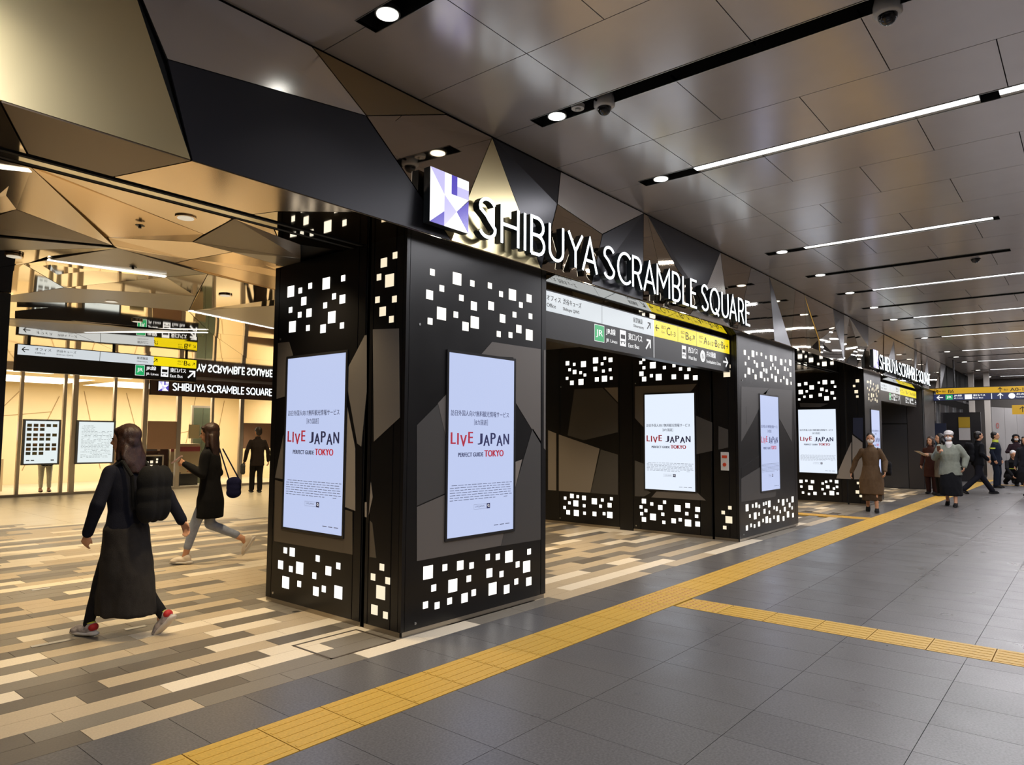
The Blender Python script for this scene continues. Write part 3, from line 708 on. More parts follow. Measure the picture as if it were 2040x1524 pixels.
facets(p1, 0, 0, [('b', '554,683 576,681 584,708 572,712 568,790 551,795'), ('b', '565,866 566,955 548,952'), ('d', '548,956 565,961 563,1050 682,1070 683,1014 702,1020 703,1105 546,1078'),
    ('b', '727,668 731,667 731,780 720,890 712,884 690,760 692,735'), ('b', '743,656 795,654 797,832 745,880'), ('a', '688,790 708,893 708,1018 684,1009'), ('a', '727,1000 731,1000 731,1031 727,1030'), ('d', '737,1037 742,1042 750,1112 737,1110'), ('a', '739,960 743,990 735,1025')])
screen(p1, 1, .486, .708, -.002); screen(p1, 0, .738+SCW, .71, -.002)
for a in ((544, 1181, 0), (559, 676, 0), (827, 1242, 1), (836, 646, 1)): bolt(p1, a[0], a[1], a[2], 0)
# second pillar
X2, W2 = 6.8, 2.75
p2 = pillar(X2, W2, 5.4, (.39,), 'second black pillar across the portal, with a bright screen on its long side wall')
MB().box(X2, X2+.04, 0, .04, PB, ZS).build('corner_post', M['black'], p2); cover(p2, 1, 0, X2+.04, X2+2.62, PB, ZS); cover(p2, 1, 0, X2+2.62, X2+2.75, PB, ZS, 'corner_post')
cover(p2, 0, X2, .04, .15, PB, ZS, 'corner_post'); cover(p2, 0, X2, .15, .39, PB, ZS); cover(p2, 0, X2+.012, .39, .43, 0, ZS, 'recessed_joint', 'blackgap')
cover(p2, 0, X2, .43, .62, PB, ZS); cover(p2, 0, X2, .62, 1.66, PB, ZS); cover(p2, 0, X2, 1.66, 1.80, PB, ZS); cover(p2, 0, X2-.004, 1.80, 2.06, 0, ZS, 'dark_post')
cover(p2, 0, X2, 2.06, 3.30, PB, ZS); cover(p2, 0, X2, 3.30, 4.2, PB, ZS); cover(p2, 0, X2, 4.2, 5.4, PB, ZS)
MB().box(X2+.006, X2+.02, .43, 1.80, 0, PB).box(X2+.006, X2+.02, 2.06, 5.4, 0, PB).build('plinth', M['plinth'], p2)
cover(p2, 0, X2+W2-.014, 0, 5.4, PB, ZS)
P2T = parse('877,695,M 1015,718,L 1078,716,S 1157,727,S 943,787,S 1233,779,S 1322,795,L 1396,797,M 1490,857,L 1564,840,S 1643,868,L 890,883,S 1040,854,S 1083,910,M 1178,898,M 1350,908,S 1553,970,M 1605,985,S 947,1010,L 1015,1009,S 1199,990,S 1243,1008,M 1315,964,S 1390,961,S 1438,1018,M 1647,1070,M 885,1088,S 1060,1108,M 1153,1073,L 1210,1153,S 1266,1153,S 1335,1095,M 1399,1143,L 1485,1170,S 1537,1120,S 1590,1190,L 1658,1215,S', 8.467, 1380, 620)
P2B = parse('920,268,L 1016,237,S 1075,222,M 1126,245,S 1200,206,S 1241,190,S 1295,203,L 1453,154,S 1531,176,L 1597,142,S 1690,126,L 1377,267,S 1423,284,M 1640,222,M 1682,270,S 967,409,S 1057,405,L 1122,376,S 1215,328,M 1297,345,S 1480,334,S 1558,292,M 1613,380,L 1697,393,M 1375,428,S 1445,450,L 1537,450,M 1190,483,S 1253,470,L 1310,483,M 917,610,M 987,566,S 1046,577,S 1122,542,M', 8.5, 1380, 980)
squares(p2, P2T+P2B, 1, 0, .1, 3.1)
A2 = parse('158,1220,S 196,1208,M 229,1212,S 264,1219,M 182,1247,S 218,1250,L 265,1263,S 155,1273,S 175,1300,M 221,1304,L 267,1305,S 322,1238,L 367,1231,S 418,1224,S 357,1266,S 408,1260,M 323,1309,M 377,1308,S 409,1315,L 601,1237,M 645,1253,S 717,1243,S 585,1270,S 693,1273,M 612,1290,S 588,1308,S 652,1326,L 707,1311,S 601,1340,M 713,1356,S 790,1278,L 847,1262,M 903,1284,M 842,1308,S 897,1322,S 768,1348,M 805,1342,S 849,1360,L 903,1366,M 171,462,M 209,468,S 261,467,L 183,498,S 211,511,M 245,515,S 269,528,S 169,547,S 196,572,M 247,567,L 329,446,L 381,434,S 413,443,M 366,465,S 327,494,M 373,506,S 411,498,S 336,553,M 379,549,L 417,546,S 583,458,S 651,473,L 601,487,S 587,521,M 643,532,S 602,551,M 684,540,L 716,486,S 770,475,S 807,494,S 854,496,S 769,538,M 840,538,M 890,543,M 600,440,S', 2.8226, 1070, 560)
squares(p2, A2, 0, X2, .1, 3.1)
squares(p2, parse('630,268,S 517,348,S 613,472,L 543,603,S', 8.5, 1380, 980)+parse('1067,520,L 1078,480,S 1058,450,S', 2.8226, 1070, 560), 0, X2, .1, 3.1, 'sq2')
def Zs(s, sc=2.8226, ox=1070, oy=560): return ' '.join('%f,%f' % (float(a.split(',')[0])/sc+ox, float(a.split(',')[1])/sc+oy) for a in s.split())
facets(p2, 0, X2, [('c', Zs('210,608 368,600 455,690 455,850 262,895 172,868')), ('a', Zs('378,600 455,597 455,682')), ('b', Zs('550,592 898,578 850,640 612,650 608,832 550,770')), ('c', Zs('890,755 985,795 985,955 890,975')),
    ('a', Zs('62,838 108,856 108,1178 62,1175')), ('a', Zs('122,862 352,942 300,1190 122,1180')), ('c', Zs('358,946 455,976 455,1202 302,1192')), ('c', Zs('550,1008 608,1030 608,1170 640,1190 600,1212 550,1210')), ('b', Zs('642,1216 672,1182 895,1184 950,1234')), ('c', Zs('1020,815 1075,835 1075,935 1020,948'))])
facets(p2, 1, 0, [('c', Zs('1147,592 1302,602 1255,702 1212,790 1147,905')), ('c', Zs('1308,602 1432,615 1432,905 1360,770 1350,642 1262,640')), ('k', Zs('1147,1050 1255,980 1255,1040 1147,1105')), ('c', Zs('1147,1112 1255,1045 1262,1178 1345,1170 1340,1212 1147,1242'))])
screen(p2, 0, .696+SCW, .712, X2-.002, True); screen(p2, 1, X2+.916, .708, -.002)
MB().box(X2+.33, X2+.45, -.004, .0, 1.78, 2.05).build('vent_plate', f_pal['c'], p2)
for a in ((1117.5, 771, 0), (1116, 1032, 0), (1266, 764, 0), (1267.5, 1047, 0), (1478, 757.5, 1), (1481.7, 1065, 1)): bolt(p2, a[0], a[1], a[2], X2 if a[2] == 0 else 0)
cp = empty('call_panel', (X2, .21, 1.1), 'small white call panel with red buttons on the second pillar\'s side wall', 'panel')
y, z = .21, at(1446, 919, 0, X2).z
MB().box(X2-.02, X2-.001, y-.06, y+.06, z-.14, z+.14).build('plate', M['white'], cp)
MB().box(X2-.026, X2-.02, y-.04, y+.04, z+.05, z+.09).build('red_label', mat('signal_red', srgb(206, 70, 40), .4), cp); MB().cyl((X2-.03, y, z-.05), .028, .01, 16, axis=0).build('button', mat('signal_red', srgb(206, 70, 40), .4), cp)
# third pillar
X3_, W3 = 14.6, 1.72
p3 = pillar(X3_, W3, 3.4, (.39,), 'third black pillar, partly behind the woman in the brown coat')
MB().box(X3_, X3_+.04, 0, .04, PB, ZS).build('corner_post', M['black'], p3); cover(p3, 1, 0, X3_+.04, X3_+1.60, PB, ZS); cover(p3, 1, 0, X3_+1.6, X3_+W3, PB, ZS, 'corner_post')
for a, b in ((.04, .15), (.15, .39), (.43, .55), (.55, 1.62), (1.62, 2.4), (2.4, 3.4)): cover(p3, 0, X3_, a, b, PB, ZS)
MB().box(X3_+.006, X3_+.02, .43, 3.4, 0, PB).build('plinth', M['plinth'], p3); cover(p3, 0, X3_+W3-.014, 0, 3.4, PB, ZS)
A3 = parse('53,281,M 107,272,M 157,304,L 217,264,S 268,260,L 332,260,M 354,298,S 65,343,L 115,337,S 243,320,M 283,332,S 330,350,M 52,405,S 96,383,S 151,379,M 229,367,M 283,396,L 351,396,S 67,1096,M 112,1092,S 164,1100,M 70,1141,S 148,1150,L 84,1191,S 134,1203,S 185,1198,M 250,1114,S 279,1100,S 318,1093,S 367,1100,M 249,1163,S 293,1143,M 345,1157,S 371,1143,S 267,1201,S 327,1195,L 376,1199,S', 4.235, 1580, 700)
squares(p3, A3, 0, X3_, .1, 3.1); squares(p3, parse('543,248,M 515,292,S 533,340,M 542,381,S 548,1111,S 568,1141,S 543,1186,M 571,1221,S', 4.235, 1580, 700), 0, X3_, .1, 3.1, 'sq2')
rsquares(p3, 1, 0, X3_+.2, X3_+1.5, 2.47, 3.0, 26, 4, 'sq2'); rsquares(p3, 1, 0, X3_+.2, X3_+1.5, .16, .58, 24, 6, 'sq2')
def Z5(s): return Zs(s, 4.235, 1580, 700)
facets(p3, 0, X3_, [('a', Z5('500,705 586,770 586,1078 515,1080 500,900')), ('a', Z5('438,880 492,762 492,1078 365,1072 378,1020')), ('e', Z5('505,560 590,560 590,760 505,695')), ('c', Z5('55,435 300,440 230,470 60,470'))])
screen(p3, 0, .64+SCW, .725, X3_-.002, True); screen(p3, 1, X3_+.56, .72, -.002)

# ------------------------------------------------------------------ illuminated name signs on the facade
def arc(cx, cy, rx, ry, a0, a1, n=10): return [(cx+rx*math.cos(math.radians(a0+(a1-a0)*k/n)), cy+ry*math.sin(math.radians(a0+(a1-a0)*k/n))) for k in range(n+1)]
GL = {
 'S': (.50, [(arc(.26, .76, .23, .22, 25, 200, 9)+[(.22, .56), (.30, .46)]+arc(.25, .24, .24, .22, 30, -155, 9)[1:], 0)]),
 'H': (.60, [([(.03, 0), (.03, 1)], 0), ([(.57, 0), (.57, 1)], 0), ([(.03, .5), (.57, .5)], 0)]), 'I': (.06, [([(.03, 0), (.03, 1)], 0)]),
 'B': (.50, [([(.03, .0), (.03, 1)]+[(.26, 1)]+arc(.26, .76, .2, .235, 80, -80, 7)+[(.03, .52)], 0), ([(.03, .52), (.26, .52)]+arc(.26, .26, .23, .255, 80, -80, 7)+[(.03, 0)], 0)]),
 'U': (.58, [([(.03, 1), (.03, .3)]+arc(.29, .28, .26, .27, 180, 360, 10)+[(.55, .3), (.55, 1)], 0)]),
 'Y': (.62, [([(.02, 1), (.31, .48), (.60, 1)], 0), ([(.31, .48), (.31, 0)], 0)]),
 'A': (.66, [([(.02, 0), (.33, 1), (.64, 0)], 0), ([(.13, .33), (.53, .33)], 0)]),
 'C': (.62, [(arc(.40, .5, .38, .49, 48, 312, 16), 0)]),
 'R': (.52, [([(.03, 0), (.03, 1), (.26, 1)]+arc(.26, .74, .21, .255, 80, -80, 7)+[(.03, .48)], 0), ([(.28, .48), (.50, 0)], 0)]),
 'M': (.78, [([(.03, 0), (.03, 1), (.39, .35), (.75, 1), (.75, 0)], 0)]), 'L': (.42, [([(.03, 1), (.03, 0), (.40, 0)], 0)]),
 'E': (.44, [([(.42, 1), (.03, 1), (.03, 0), (.42, 0)], 0), ([(.03, .52), (.36, .52)], 0)]),
 'Q': (.80, [(arc(.39, .5, .37, .49, 0, 342, 20), 1), ([(.46, .22), (.70, -.03)], 0)])}
side = mat('letter_side', srgb(30, 36, 40), .35, .3)
LW, LP, LB_ = glow('logo_white', (.95, .95, 1), 1.15), glow('logo_lilac', (.62, .58, .95), 1.0), glow('logo_violet', (.10, .07, .52), 1.0)
def logo(par, O, U, V, w, h, dep=.10):
    N = U.cross(V)
    b = MB().prism([O, O+U*w, O+U*w+V*h, O+V*h], -N*dep).build('logo_box', side, par)
    P = lambda u, v: (u*w, (1-v)*h)
    polys = [('LW', [(0, 0), (.36, .42), (.36, .73), (0, 1)]), ('LP', [(0, 0), (.36, 0), (.36, .42)]), ('LW', [(.36, 0), (.54, 0), (.54, .38), (.36, .36)]), ('LB', [(.54, 0), (.69, 0), (.69, .36), (.54, .36)]),
      ('LW', [(.69, 0), (1, 0), (1, .18), (.69, .18)]), ('LP', [(.69, .18), (1, .18), (1, .36), (.69, .36)]), ('LW', [(.36, .42), (.36, .36), (1, .36), (.68, .66)]), ('LP', [(.36, .42), (.68, .66), (.36, 1)]),
      ('LB', [(1, .38), (1, 1), (.68, .66)]), ('LW', [(.36, 1), (.68, .66), (1, 1)]), ('LB', [(0, 1), (.36, .73), (.36, 1)])]
    for mn, pts in polys:
        q = MB(); pp = [P(*p) for p in pts]; q.add([O+U*a+V*c+N*.002 for a, c in pp][::-1], [tuple(range(len(pp)))]); o = q.build('logo_piece', {'LW': LW, 'LP': LP, 'LB': LB_}[mn], b)
    return b
def name_sign(x0, z0, logo_s, lx0, lx1, cz0, cap, v, label, U=X3, group=None, dep=.07, w=.088, base=None):
    t = empty('illuminated_sign', (x0, v, z0), label, 'sign'); O = Vector((0, v, 0))
    if U != X3: O = Vector((v, 0, 0))
    logo(t, O+U*x0+Z3*z0, U, Z3, logo_s[0], logo_s[1], dep)
    for wd, f0, f1 in (('SHIBUYA', 0, .3025), ('SCRAMBLE', .3235, .6963), ('SQUARE', .7211, 1)):
        ks = {'YA': -.02, 'LE': .12, 'RA': .10, 'CR': .14, 'UA': .10, 'AM': .10}; gaps = [ks.get(wd[i:i+2], .17) for i in range(len(wd)-1)]+[0]; tot = sum(GL[c][0] for c in wd)+sum(gaps); x = lx0+(lx1-lx0)*f0; k = (lx1-lx0)*(f1-f0)/tot
        for c, kern in zip(wd, gaps):
            wd_, ss = GL[c]; a = MB(); b = MB()
            for pts, cl in ss:
                pp = [(x+p[0]*k, cz0+p[1]*cap) for p in pts]
                stroke(a, pp, w*cap, O, U, Z3, -dep+.0, -.002, closed=bool(cl)); stroke(b, pp, w*cap*.92, O, U, Z3, -.002, .004, closed=bool(cl))
            o = a.build('sign_letter', side, t); b.build('lit_face', M['letter'], o); x += (wd_+kern)*k
    return t
name_sign(0, 3.225, (.445, .44), .58, 6.70, 3.245, .345, -.25, 'large glowing white name sign with violet logo over the near portal')
name_sign(14.45, 3.235, (.50, .43), 15.08, 21.9, 3.255, .34, -.25, 'distant glowing name sign with logo over the far portal')

# ------------------------------------------------------------------ direction signs
add_rect_ = add_rect
def arrow_(mb, O, U, cx, cz, s, ang, w=.14, mi=0):
    c, n = math.cos(math.radians(ang)), math.sin(math.radians(ang)); R = lambda a, b: (cx+(a*c-b*n)*s, cz+(a*n+b*c)*s)
    stroke(mb, [R(-.5, 0), R(.47, 0)], w*s, O, U, Z3, .001, .0016, mi); stroke(mb, [R(.08, .42), R(.5, 0), R(.08, -.42)], w*s, O, U, Z3, .001, .0016, mi)
def bus_icon(t, O, U, x, z, s):
    b = MB(); add_rect(b, O, U, Z3, x, x+s, z, z+s*1.35, 0, .0014); o = b.build('bus_symbol', M['swt'], t)
    d = MB(); add_rect(d, O, U, Z3, x+.14*s, x+.86*s, z+.62*s, z+.98*s, 0, .0022); add_rect(d, O, U, Z3, x+.10*s, x+.90*s, z+.34*s, z+.42*s, 0, .0022)
    for q in (.25, .75): add_rect(d, O, U, Z3, x+(q-.08)*s, x+(q+.08)*s, z+.20*s, z+.32*s, 0, .0022)
    d.build('bus_drawing', M['sblack'], o)
def direction_sign(x0, x1, v, z0, zm, z1, xs, label, full=True, hang=True, grp=None):
    t = empty('direction_sign', ((x0+x1)/2, v, z1), label, 'sign'); O = Vector((0, v, 0)); U = X3; L_ = x1-x0; X = lambda f: x0+f*L_
    MB().box(x0, x1, v+.002, v+.14, z0, z1).build('housing', M['sblack'], t)
    a = MB(); add_rect_(a, O, U, Z3, x0+.01, xs, zm, z1-.015, 0, .0006); a.build('white_band', M['sw'], t)
    a = MB(); add_rect_(a, O, U, Z3, xs, x1-.01, zm, z1-.015, 0, .0006); a.build('yellow_band', M['sy'], t)
    if hang:
        a = MB()
        for f in (.06, .5, .94): a.box(X(f)-.02, X(f)+.02, v+.05, v+.09, z1, ZS+.01)
        a.build('hanger', M['sblack'], t)
    k, y, wt = M['ink'], M['inky'], M['swt']; hb = zm-z0; hu = z1-zm
    def T(m, s, xa, xb, za, zh, bold=.0015): q = MB(); add_text(q, s, O, U, Z3, xa, za, xb-xa, zh, bold=bold); q.build('lettering', m, t)
    def arrow(m, O, U, cx, cz, s, ang, w=.14, mi=0): q = MB(); arrow_(q, O, U, cx, cz, s, ang, w, mi); q.build('arrow', m, t)
    def add_rect(m, *a):
        if isinstance(m, MB): return add_rect_(m, *a)
        q = MB(); add_rect_(q, *a); q.build('divider', m, t)
    g = t
    if full:
        T(k, 'オフィス', 2.02, 2.27, zm+hu*.50, hu*.26); T(k, '渋谷キューズ', 2.31, 2.66, zm+hu*.50, hu*.28); T(k, 'Office', 2.02, 2.18, zm+hu*.20, hu*.18); T(k, 'Shibuya QWS', 2.31, 2.62, zm+hu*.16, hu*.20)
        T(k, '展望施設', 3.80, 4.03, zm+hu*.50, hu*.28); T(k, 'Observatory', 3.80, 4.06, zm+hu*.20, hu*.2); arrow(k, O, U, 4.19, zm+hu*.5, hu*.5, 45)
        add_rect(k, O, U, Z3, 3.08, 3.086, zm, z1-.015, 0, .001)
        arrow(y, O, U, 4.42, zm+hu*.52, hu*.42, 180); T(y, '出口', 4.53, 4.65, zm+hu*.55, hu*.2, .0006); T(y, 'Exit', 4.54, 4.62, zm+hu*.3, hu*.13, 0); T(y, 'C', 4.68, 4.78, zm+hu*.26, hu*.46); T(y, '1-3', 4.80, 4.93, zm+hu*.26, hu*.28)
        T(y, '出口', 5.10, 5.21, zm+hu*.55, hu*.2, .0006); T(y, 'Exit', 5.11, 5.18, zm+hu*.3, hu*.13, 0); T(y, 'B', 5.24, 5.34, zm+hu*.26, hu*.46); T(y, '6', 5.36, 5.42, zm+hu*.26, hu*.28); arrow(y, O, U, 5.49, zm+hu*.48, hu*.36, 45)
        T(y, '出口', 5.68, 5.80, zm+hu*.55, hu*.2, .0006); T(y, 'Exit', 5.69, 5.77, zm+hu*.3, hu*.13, 0); T(y, 'A', 5.83, 5.95, zm+hu*.26, hu*.46); T(y, '0-12', 5.97, 6.16, zm+hu*.26, hu*.28)
        T(y, '·B', 6.18, 6.31, zm+hu*.26, hu*.46); T(y, '2', 6.33, 6.39, zm+hu*.26, hu*.28); T(y, '·B', 6.41, 6.53, zm+hu*.26, hu*.46); T(y, '1', 6.55, 6.58, zm+hu*.26, hu*.28); arrow(y, O, U, 6.66, zm+hu*.48, hu*.34, 0)
        for q in (5.0, 5.58): add_rect(y, O, U, Z3, q, q+.006, zm, z1-.015, 0, .001)
        zb = z0+hb*.30
        a = MB(); add_rect_(a, O, U, Z3, 2.93, 3.13, zb-.01, zb+.17, 0, .001); add_rect_(a, O, U, Z3, 2.925, 3.135, zb-.016, zb+.176, 1, .0006); a.build('railway_logo', [M['sgreen'], M['swt']], t)
        T(wt, 'JR', 2.96, 3.10, zb+.03, .09, .002); T(wt, 'JR線', 3.17, 3.38, zb+.08, .085, .002); T(wt, 'JR Lines', 3.17, 3.42, zb-.01, .05, .001)
        bus_icon(t, O, U, 3.48, zb-.012, .14); T(wt, '東口バス', 3.68, 4.02, zb+.08, .085, .002); T(wt, 'East Bus', 3.68, 3.94, zb-.01, .05, .001); arrow(wt, O, U, 4.17, zb+.07, .16, 45, .16)
        add_rect(wt, O, U, Z3, 4.315, 4.33, z0+.005, z1-.015, 0, .0011)
        bus_icon(t, O, U, 5.12, zb-.012, .13); T(wt, '西口バス', 5.32, 5.62, zb+.08, .085, .002); T(wt, 'West Bus', 5.32, 5.58, zb-.01, .05, .001)
        n = 24; b = MB(); b.add([O+U*(5.79+.085*math.cos(6.283*i/n))+Z3*(zb+.075+.085*math.sin(6.283*i/n))-Y3*.0014 for i in range(n)], [tuple(range(n))]); o = b.build('line_symbol', M['swt'], t)
        b = MB(); add_text(b, 'IN', O, U, Z3, 5.75, zb+.035, .08, .075); [b.v.__setitem__(i, (v_[0], v_[1]-.001, v_[2])) for i, v_ in enumerate(b.v)]; b.build('line_initials', M['ink'], o)
        T(wt, '井の頭線', 5.92, 6.24, zb+.08, .085, .002); T(wt, 'Inokashira Line', 5.92, 6.42, zb-.01, .05, .001); arrow(wt, O, U, 6.60, zb+.06, .17, 0, .16)
    else:
        T(k, 'オフィス', X(.085), X(.145)+.06, zm+hu*.5, hu*.24, .001); T(k, '渋谷キューズ', X(.19), X(.29), zm+hu*.5, hu*.24, .001); T(k, 'Office', X(.085), X(.135), zm+hu*.2, hu*.16, 0); T(k, 'Shibuya QWS', X(.19), X(.275), zm+hu*.2, hu*.16, 0)
        arrow(k, O, U, X(.04), zm+hu*.5, hu*.55, 180); T(k, '展望施設', X(.625), X(.69), zm+hu*.5, hu*.26, .001); T(k, 'Observatory', X(.625), X(.69), zm+hu*.2, hu*.16, 0); arrow(k, O, U, X(.735), zm+hu*.5, hu*.5, 45)
        add_rect(k, O, U, Z3, X(.415), X(.415)+.008, zm, z1, 0, .001)
        T(y, '出口', X(.875), X(.905), zm+hu*.55, hu*.2, .001); T(y, 'Exit', X(.875), X(.90), zm+hu*.3, hu*.13, 0); T(y, 'B', X(.915), X(.938), zm+hu*.25, hu*.5, .002); T(y, '6', X(.942), X(.957), zm+hu*.25, hu*.28, .001); arrow(y, O, U, X(.978), zm+hu*.45, hu*.36, 45)
        zb = z0+hb*.28; a = MB(); add_rect_(a, O, U, Z3, X(.62), X(.672), zb-.01, zb+.18, 0, .001); add_rect_(a, O, U, Z3, X(.618), X(.674), zb-.018, zb+.188, 1, .0006); a.build('railway_logo', [M['sgreen'], M['swt']], t)
        T(wt, 'JR', X(.629), X(.663), zb+.04, .09, .002); T(wt, 'JR線', X(.682), X(.742), zb+.09, .09, .003); T(wt, 'JR Lines', X(.682), X(.758), zb-.01, .06, .001); bus_icon(t, O, U, X(.772), zb-.01, .15)
        T(wt, '東口バス', X(.83), X(.93), zb+.09, .09, .003); T(wt, 'East Bus', X(.83), X(.91), zb-.01, .06, .001); arrow(wt, O, U, X(.966), zb+.07, .19, 45, .17)
    return t
ds = direction_sign(1.9, 6.77, .10, 2.565, 2.845, 3.07, 4.32, 'lit black, white and yellow direction sign hung across the near portal', hang=False)
direction_sign(.1, 3.30, 10.0, 2.62, 2.90, 3.09, 2.42, 'hanging white and yellow direction sign deep inside the hall at the left', full=False)
# the far portal's sign repeats the near one
def copy_tree(o, parent=None, dx=0):
    c = o.copy(); COL.objects.link(c)
    if parent is not None: c.parent = parent; c.matrix_parent_inverse = o.matrix_parent_inverse.copy()
    else: c.location.x += dx
    for ch in list(o.children): copy_tree(ch, c)
    return c
c2 = copy_tree(ds, None, 14.85); c2['label'] = 'small distant direction sign hung across the far portal'
# ------------------------------------------------------------------ shop front at the back of the hall
YG = 15.8
steel = mat('mullion_steel', srgb(224, 214, 200), .38, .8)
glass = mat('shop_glass', (1, 1, 1), .01, 0, trans=1, spec=.5); glass.node_tree.nodes['Principled BSDF'].inputs['IOR'].default_value = 1.12
wall_ = mat('shop_wall', srgb(240, 220, 180), .6, noise_amt=.02, nscale=3)
def W(name, x0, x1, y0, y1, z0, z1, m, kind='structure', parent=None):
    o = MB().box(x0, x1, y0, y1, z0, z1).build(name, m, parent)
    if kind and parent is None: tag(o, kind=kind)
    return o
wf = W('wall_shop', -12, 1.0, YG, YG+.2, 0, ZS, wall_)
W('wall_shop_right', 9.4, 24, YG, YG+.2, 0, ZS, wall_); W('wall_shop_back', .5, 10.5, 20.6, 20.8, 0, ZS+.3, wall_); W('wall_shop_side', 10.4, 10.5, YG, 20.6, 0, ZS+.3, wall_); W('wall_shop_left', .4, .5, YG, 20.6, 0, ZS+.3, wall_)
W('ceiling_shop', .4, 10.5, YG, 20.8, ZS+.02, ZS+.1, mat('shop_ceiling', srgb(240, 225, 190), .6))
xm = [1.20, 1.83, 2.78, 3.02, 3.98, 4.78, 5.72, 6.72, 7.66, 8.76, 9.4]; shopfront = W('window_shop', 1.0, 9.4, YG-.05, YG+.05, 0, .06, steel)
for x in xm:
    w = .035 if x not in (3.02, 4.78, 5.72, 7.66) else .06
    MB().box(x-w, x+w, YG-.05, YG+.05, .06, ZS).build('mullion', steel, shopfront)
for a, b in zip(xm[:-1], xm[1:]): MB().box(a+.04, b-.04, YG-.006, YG+.006, .06, ZS-.02).build('glass_pane', glass, shopfront)
MB().box(1.0, 9.4, YG-.04, YG+.04, ZS-.10, ZS).build('top_rail', steel, shopfront)
ln = mat('wall_joint', srgb(176, 146, 100), .6); jl = MB()
for p, q in (((1.6, .9), (3.2, 2.9)), ((3.3, .4), (4.2, 2.7)), ((4.9, 2.9), (5.5, .4)), ((6.2, 2.9), (6.8, .9)), ((7.0, 1.3), (9.4, 1.9)), ((8.6, 2.9), (8.3, 1.2)), ((9.3, .5), (9.7, 2.8)), ((2.4, 2.0), (4.0, 2.2))):
    stroke(jl, [p, q], .02, Vector((0, 20.595, 0)), X3, Z3, 0, .004)
bw = [o for o in COL.objects if o.name == 'wall_shop_back'][0]
tag(jl.build('angled_joint', ln, bw), kind='stuff')
for i, (x, w) in enumerate(((2.4, 1.1), (4.2, 1.6), (6.6, 1.2))):
    o = W('shop_strip_light', x-w/2, x+w/2, 17.2, 17.4, ZS-.03, ZS-.005, glow('shop_light', (1, .94, .70), 1.6), None); tag(o, ['left', 'middle', 'right'][i]+' warm light bar on the shop ceiling behind the glass', 'ceiling light')
# the two lit notice posters on the glass
def poster(x0, x1, z0, z1, lab, kind):
    t = empty('lit_poster', ((x0+x1)/2, YG-.1, z0), lab, 'poster'); v = YG-.10; O = Vector((0, v, 0))
    MB().box(x0, x1, v+.002, v+.08, z0, z1).build('frame', mat('poster_frame', srgb(128, 138, 156), .4), t)
    a = MB(); add_rect_(a, O, X3, Z3, x0+.05, x1-.05, z0+.04, z1-.04, 0, .001); o = a.build('lit_sheet', glow('poster_white', (.84, .92, .92), .95), t); w = x1-x0-.1; h = z1-z0-.08
    if kind == 0:
        cols = [mat('food_photo_%d' % i, srgb(*c), .5, noise_amt=.6, nscale=60) for i, c in enumerate(((150, 146, 100), (130, 124, 108), (190, 150, 100), (124, 140, 144)))]; n = 0
        for r, (cnt, dz) in enumerate(((5, .86), (3, .765), (5, .635), (4, .535), (5, .40), (5, .30), (3, .20))):
            for k in range(cnt):
                a = MB(); x = x0+.05+w*(.04+.192*k); z = z0+.04+h*dz; add_rect_(a, O, X3, Z3, x, x+w*.14, z, z+h*.072, 0, .0026); a.build('small_photo', cols[n % 4], t); n += 1
        for xx in (.06, .2, .8):
            a = MB(); add_rect_(a, O, X3, Z3, x0+.05+w*xx, x0+.05+w*(xx+.1), z0+.04+h*.06, z0+.04+h*.085, 0, .0026); a.build('caption_bar', M['ink'], t)
    else:
        a = MB(); r = random.Random(8)
        for k in range(24):
            x = .08
            while x < .9:
                q = r.uniform(.02, .09)
                if r.random() < .75 and (k > 3 or x < .4): add_rect_(a, O, X3, Z3, x0+.05+w*x, x0+.05+w*(x+q), z0+.04+h*(.90-.034*k), z0+.04+h*(.906-.034*k), 0, .0026)
                x += q+.02
        tag(a.build('fine_print', mat('pale_ink', srgb(120, 140, 160), .5), t), kind='stuff')
    return t
poster(1.88, 2.70, .76, 1.88, 'lit white poster with rows of small food photographs on the glass', 0)
poster(3.06, 4.0, .76, 1.88, 'lit white poster of fine text, right of the food-photo poster', 1)
# frosted sheets on the doors
fro = mat('frosted_rose', srgb(206, 170, 150), .5)
for a, b, lab in ((4.86, 5.66, 'frosted grey-rose sheet on the glass left of the phone woman'), (7.74, 8.68, 'frosted grey-rose sheet on the door in front of the suited man')):
    tag(MB().box(a, b, YG-.03, YG-.015, 1.12, 1.90).build('frosted_sheet', fro), lab, 'glass sheet')
tag(MB().box(6.02, 6.34, YG-.03, YG-.015, 1.42, 1.82).build('paper_notice', mat('paper', srgb(236, 224, 190), .6)), 'cream paper notice taped to the glass beside the phone woman', 'notice')
tag(MB().box(4.25, 4.62, YG-.03, YG-.015, 1.42, 1.74).build('paper_notice', mat('paper_grey', srgb(150, 150, 130), .6)), 'grey printed notice half hidden by the backpack woman\'s head', 'notice')
# header with the small name sign
hd = MB().box(4.84, 8.95, YG-.16, YG-.06, 2.62, 3.12).build('sign_header', mat('header_brown', srgb(90, 68, 58), .3)); tag(hd, 'brown header panel above the shop doors carrying a small glowing name', 'header')
name_sign(5.02, 2.74, (.28, .26), 5.42, 8.55, 2.77, .20, YG-.22, 'small glowing name sign with white emblem on the brown shop header', dep=.04, w=.15)
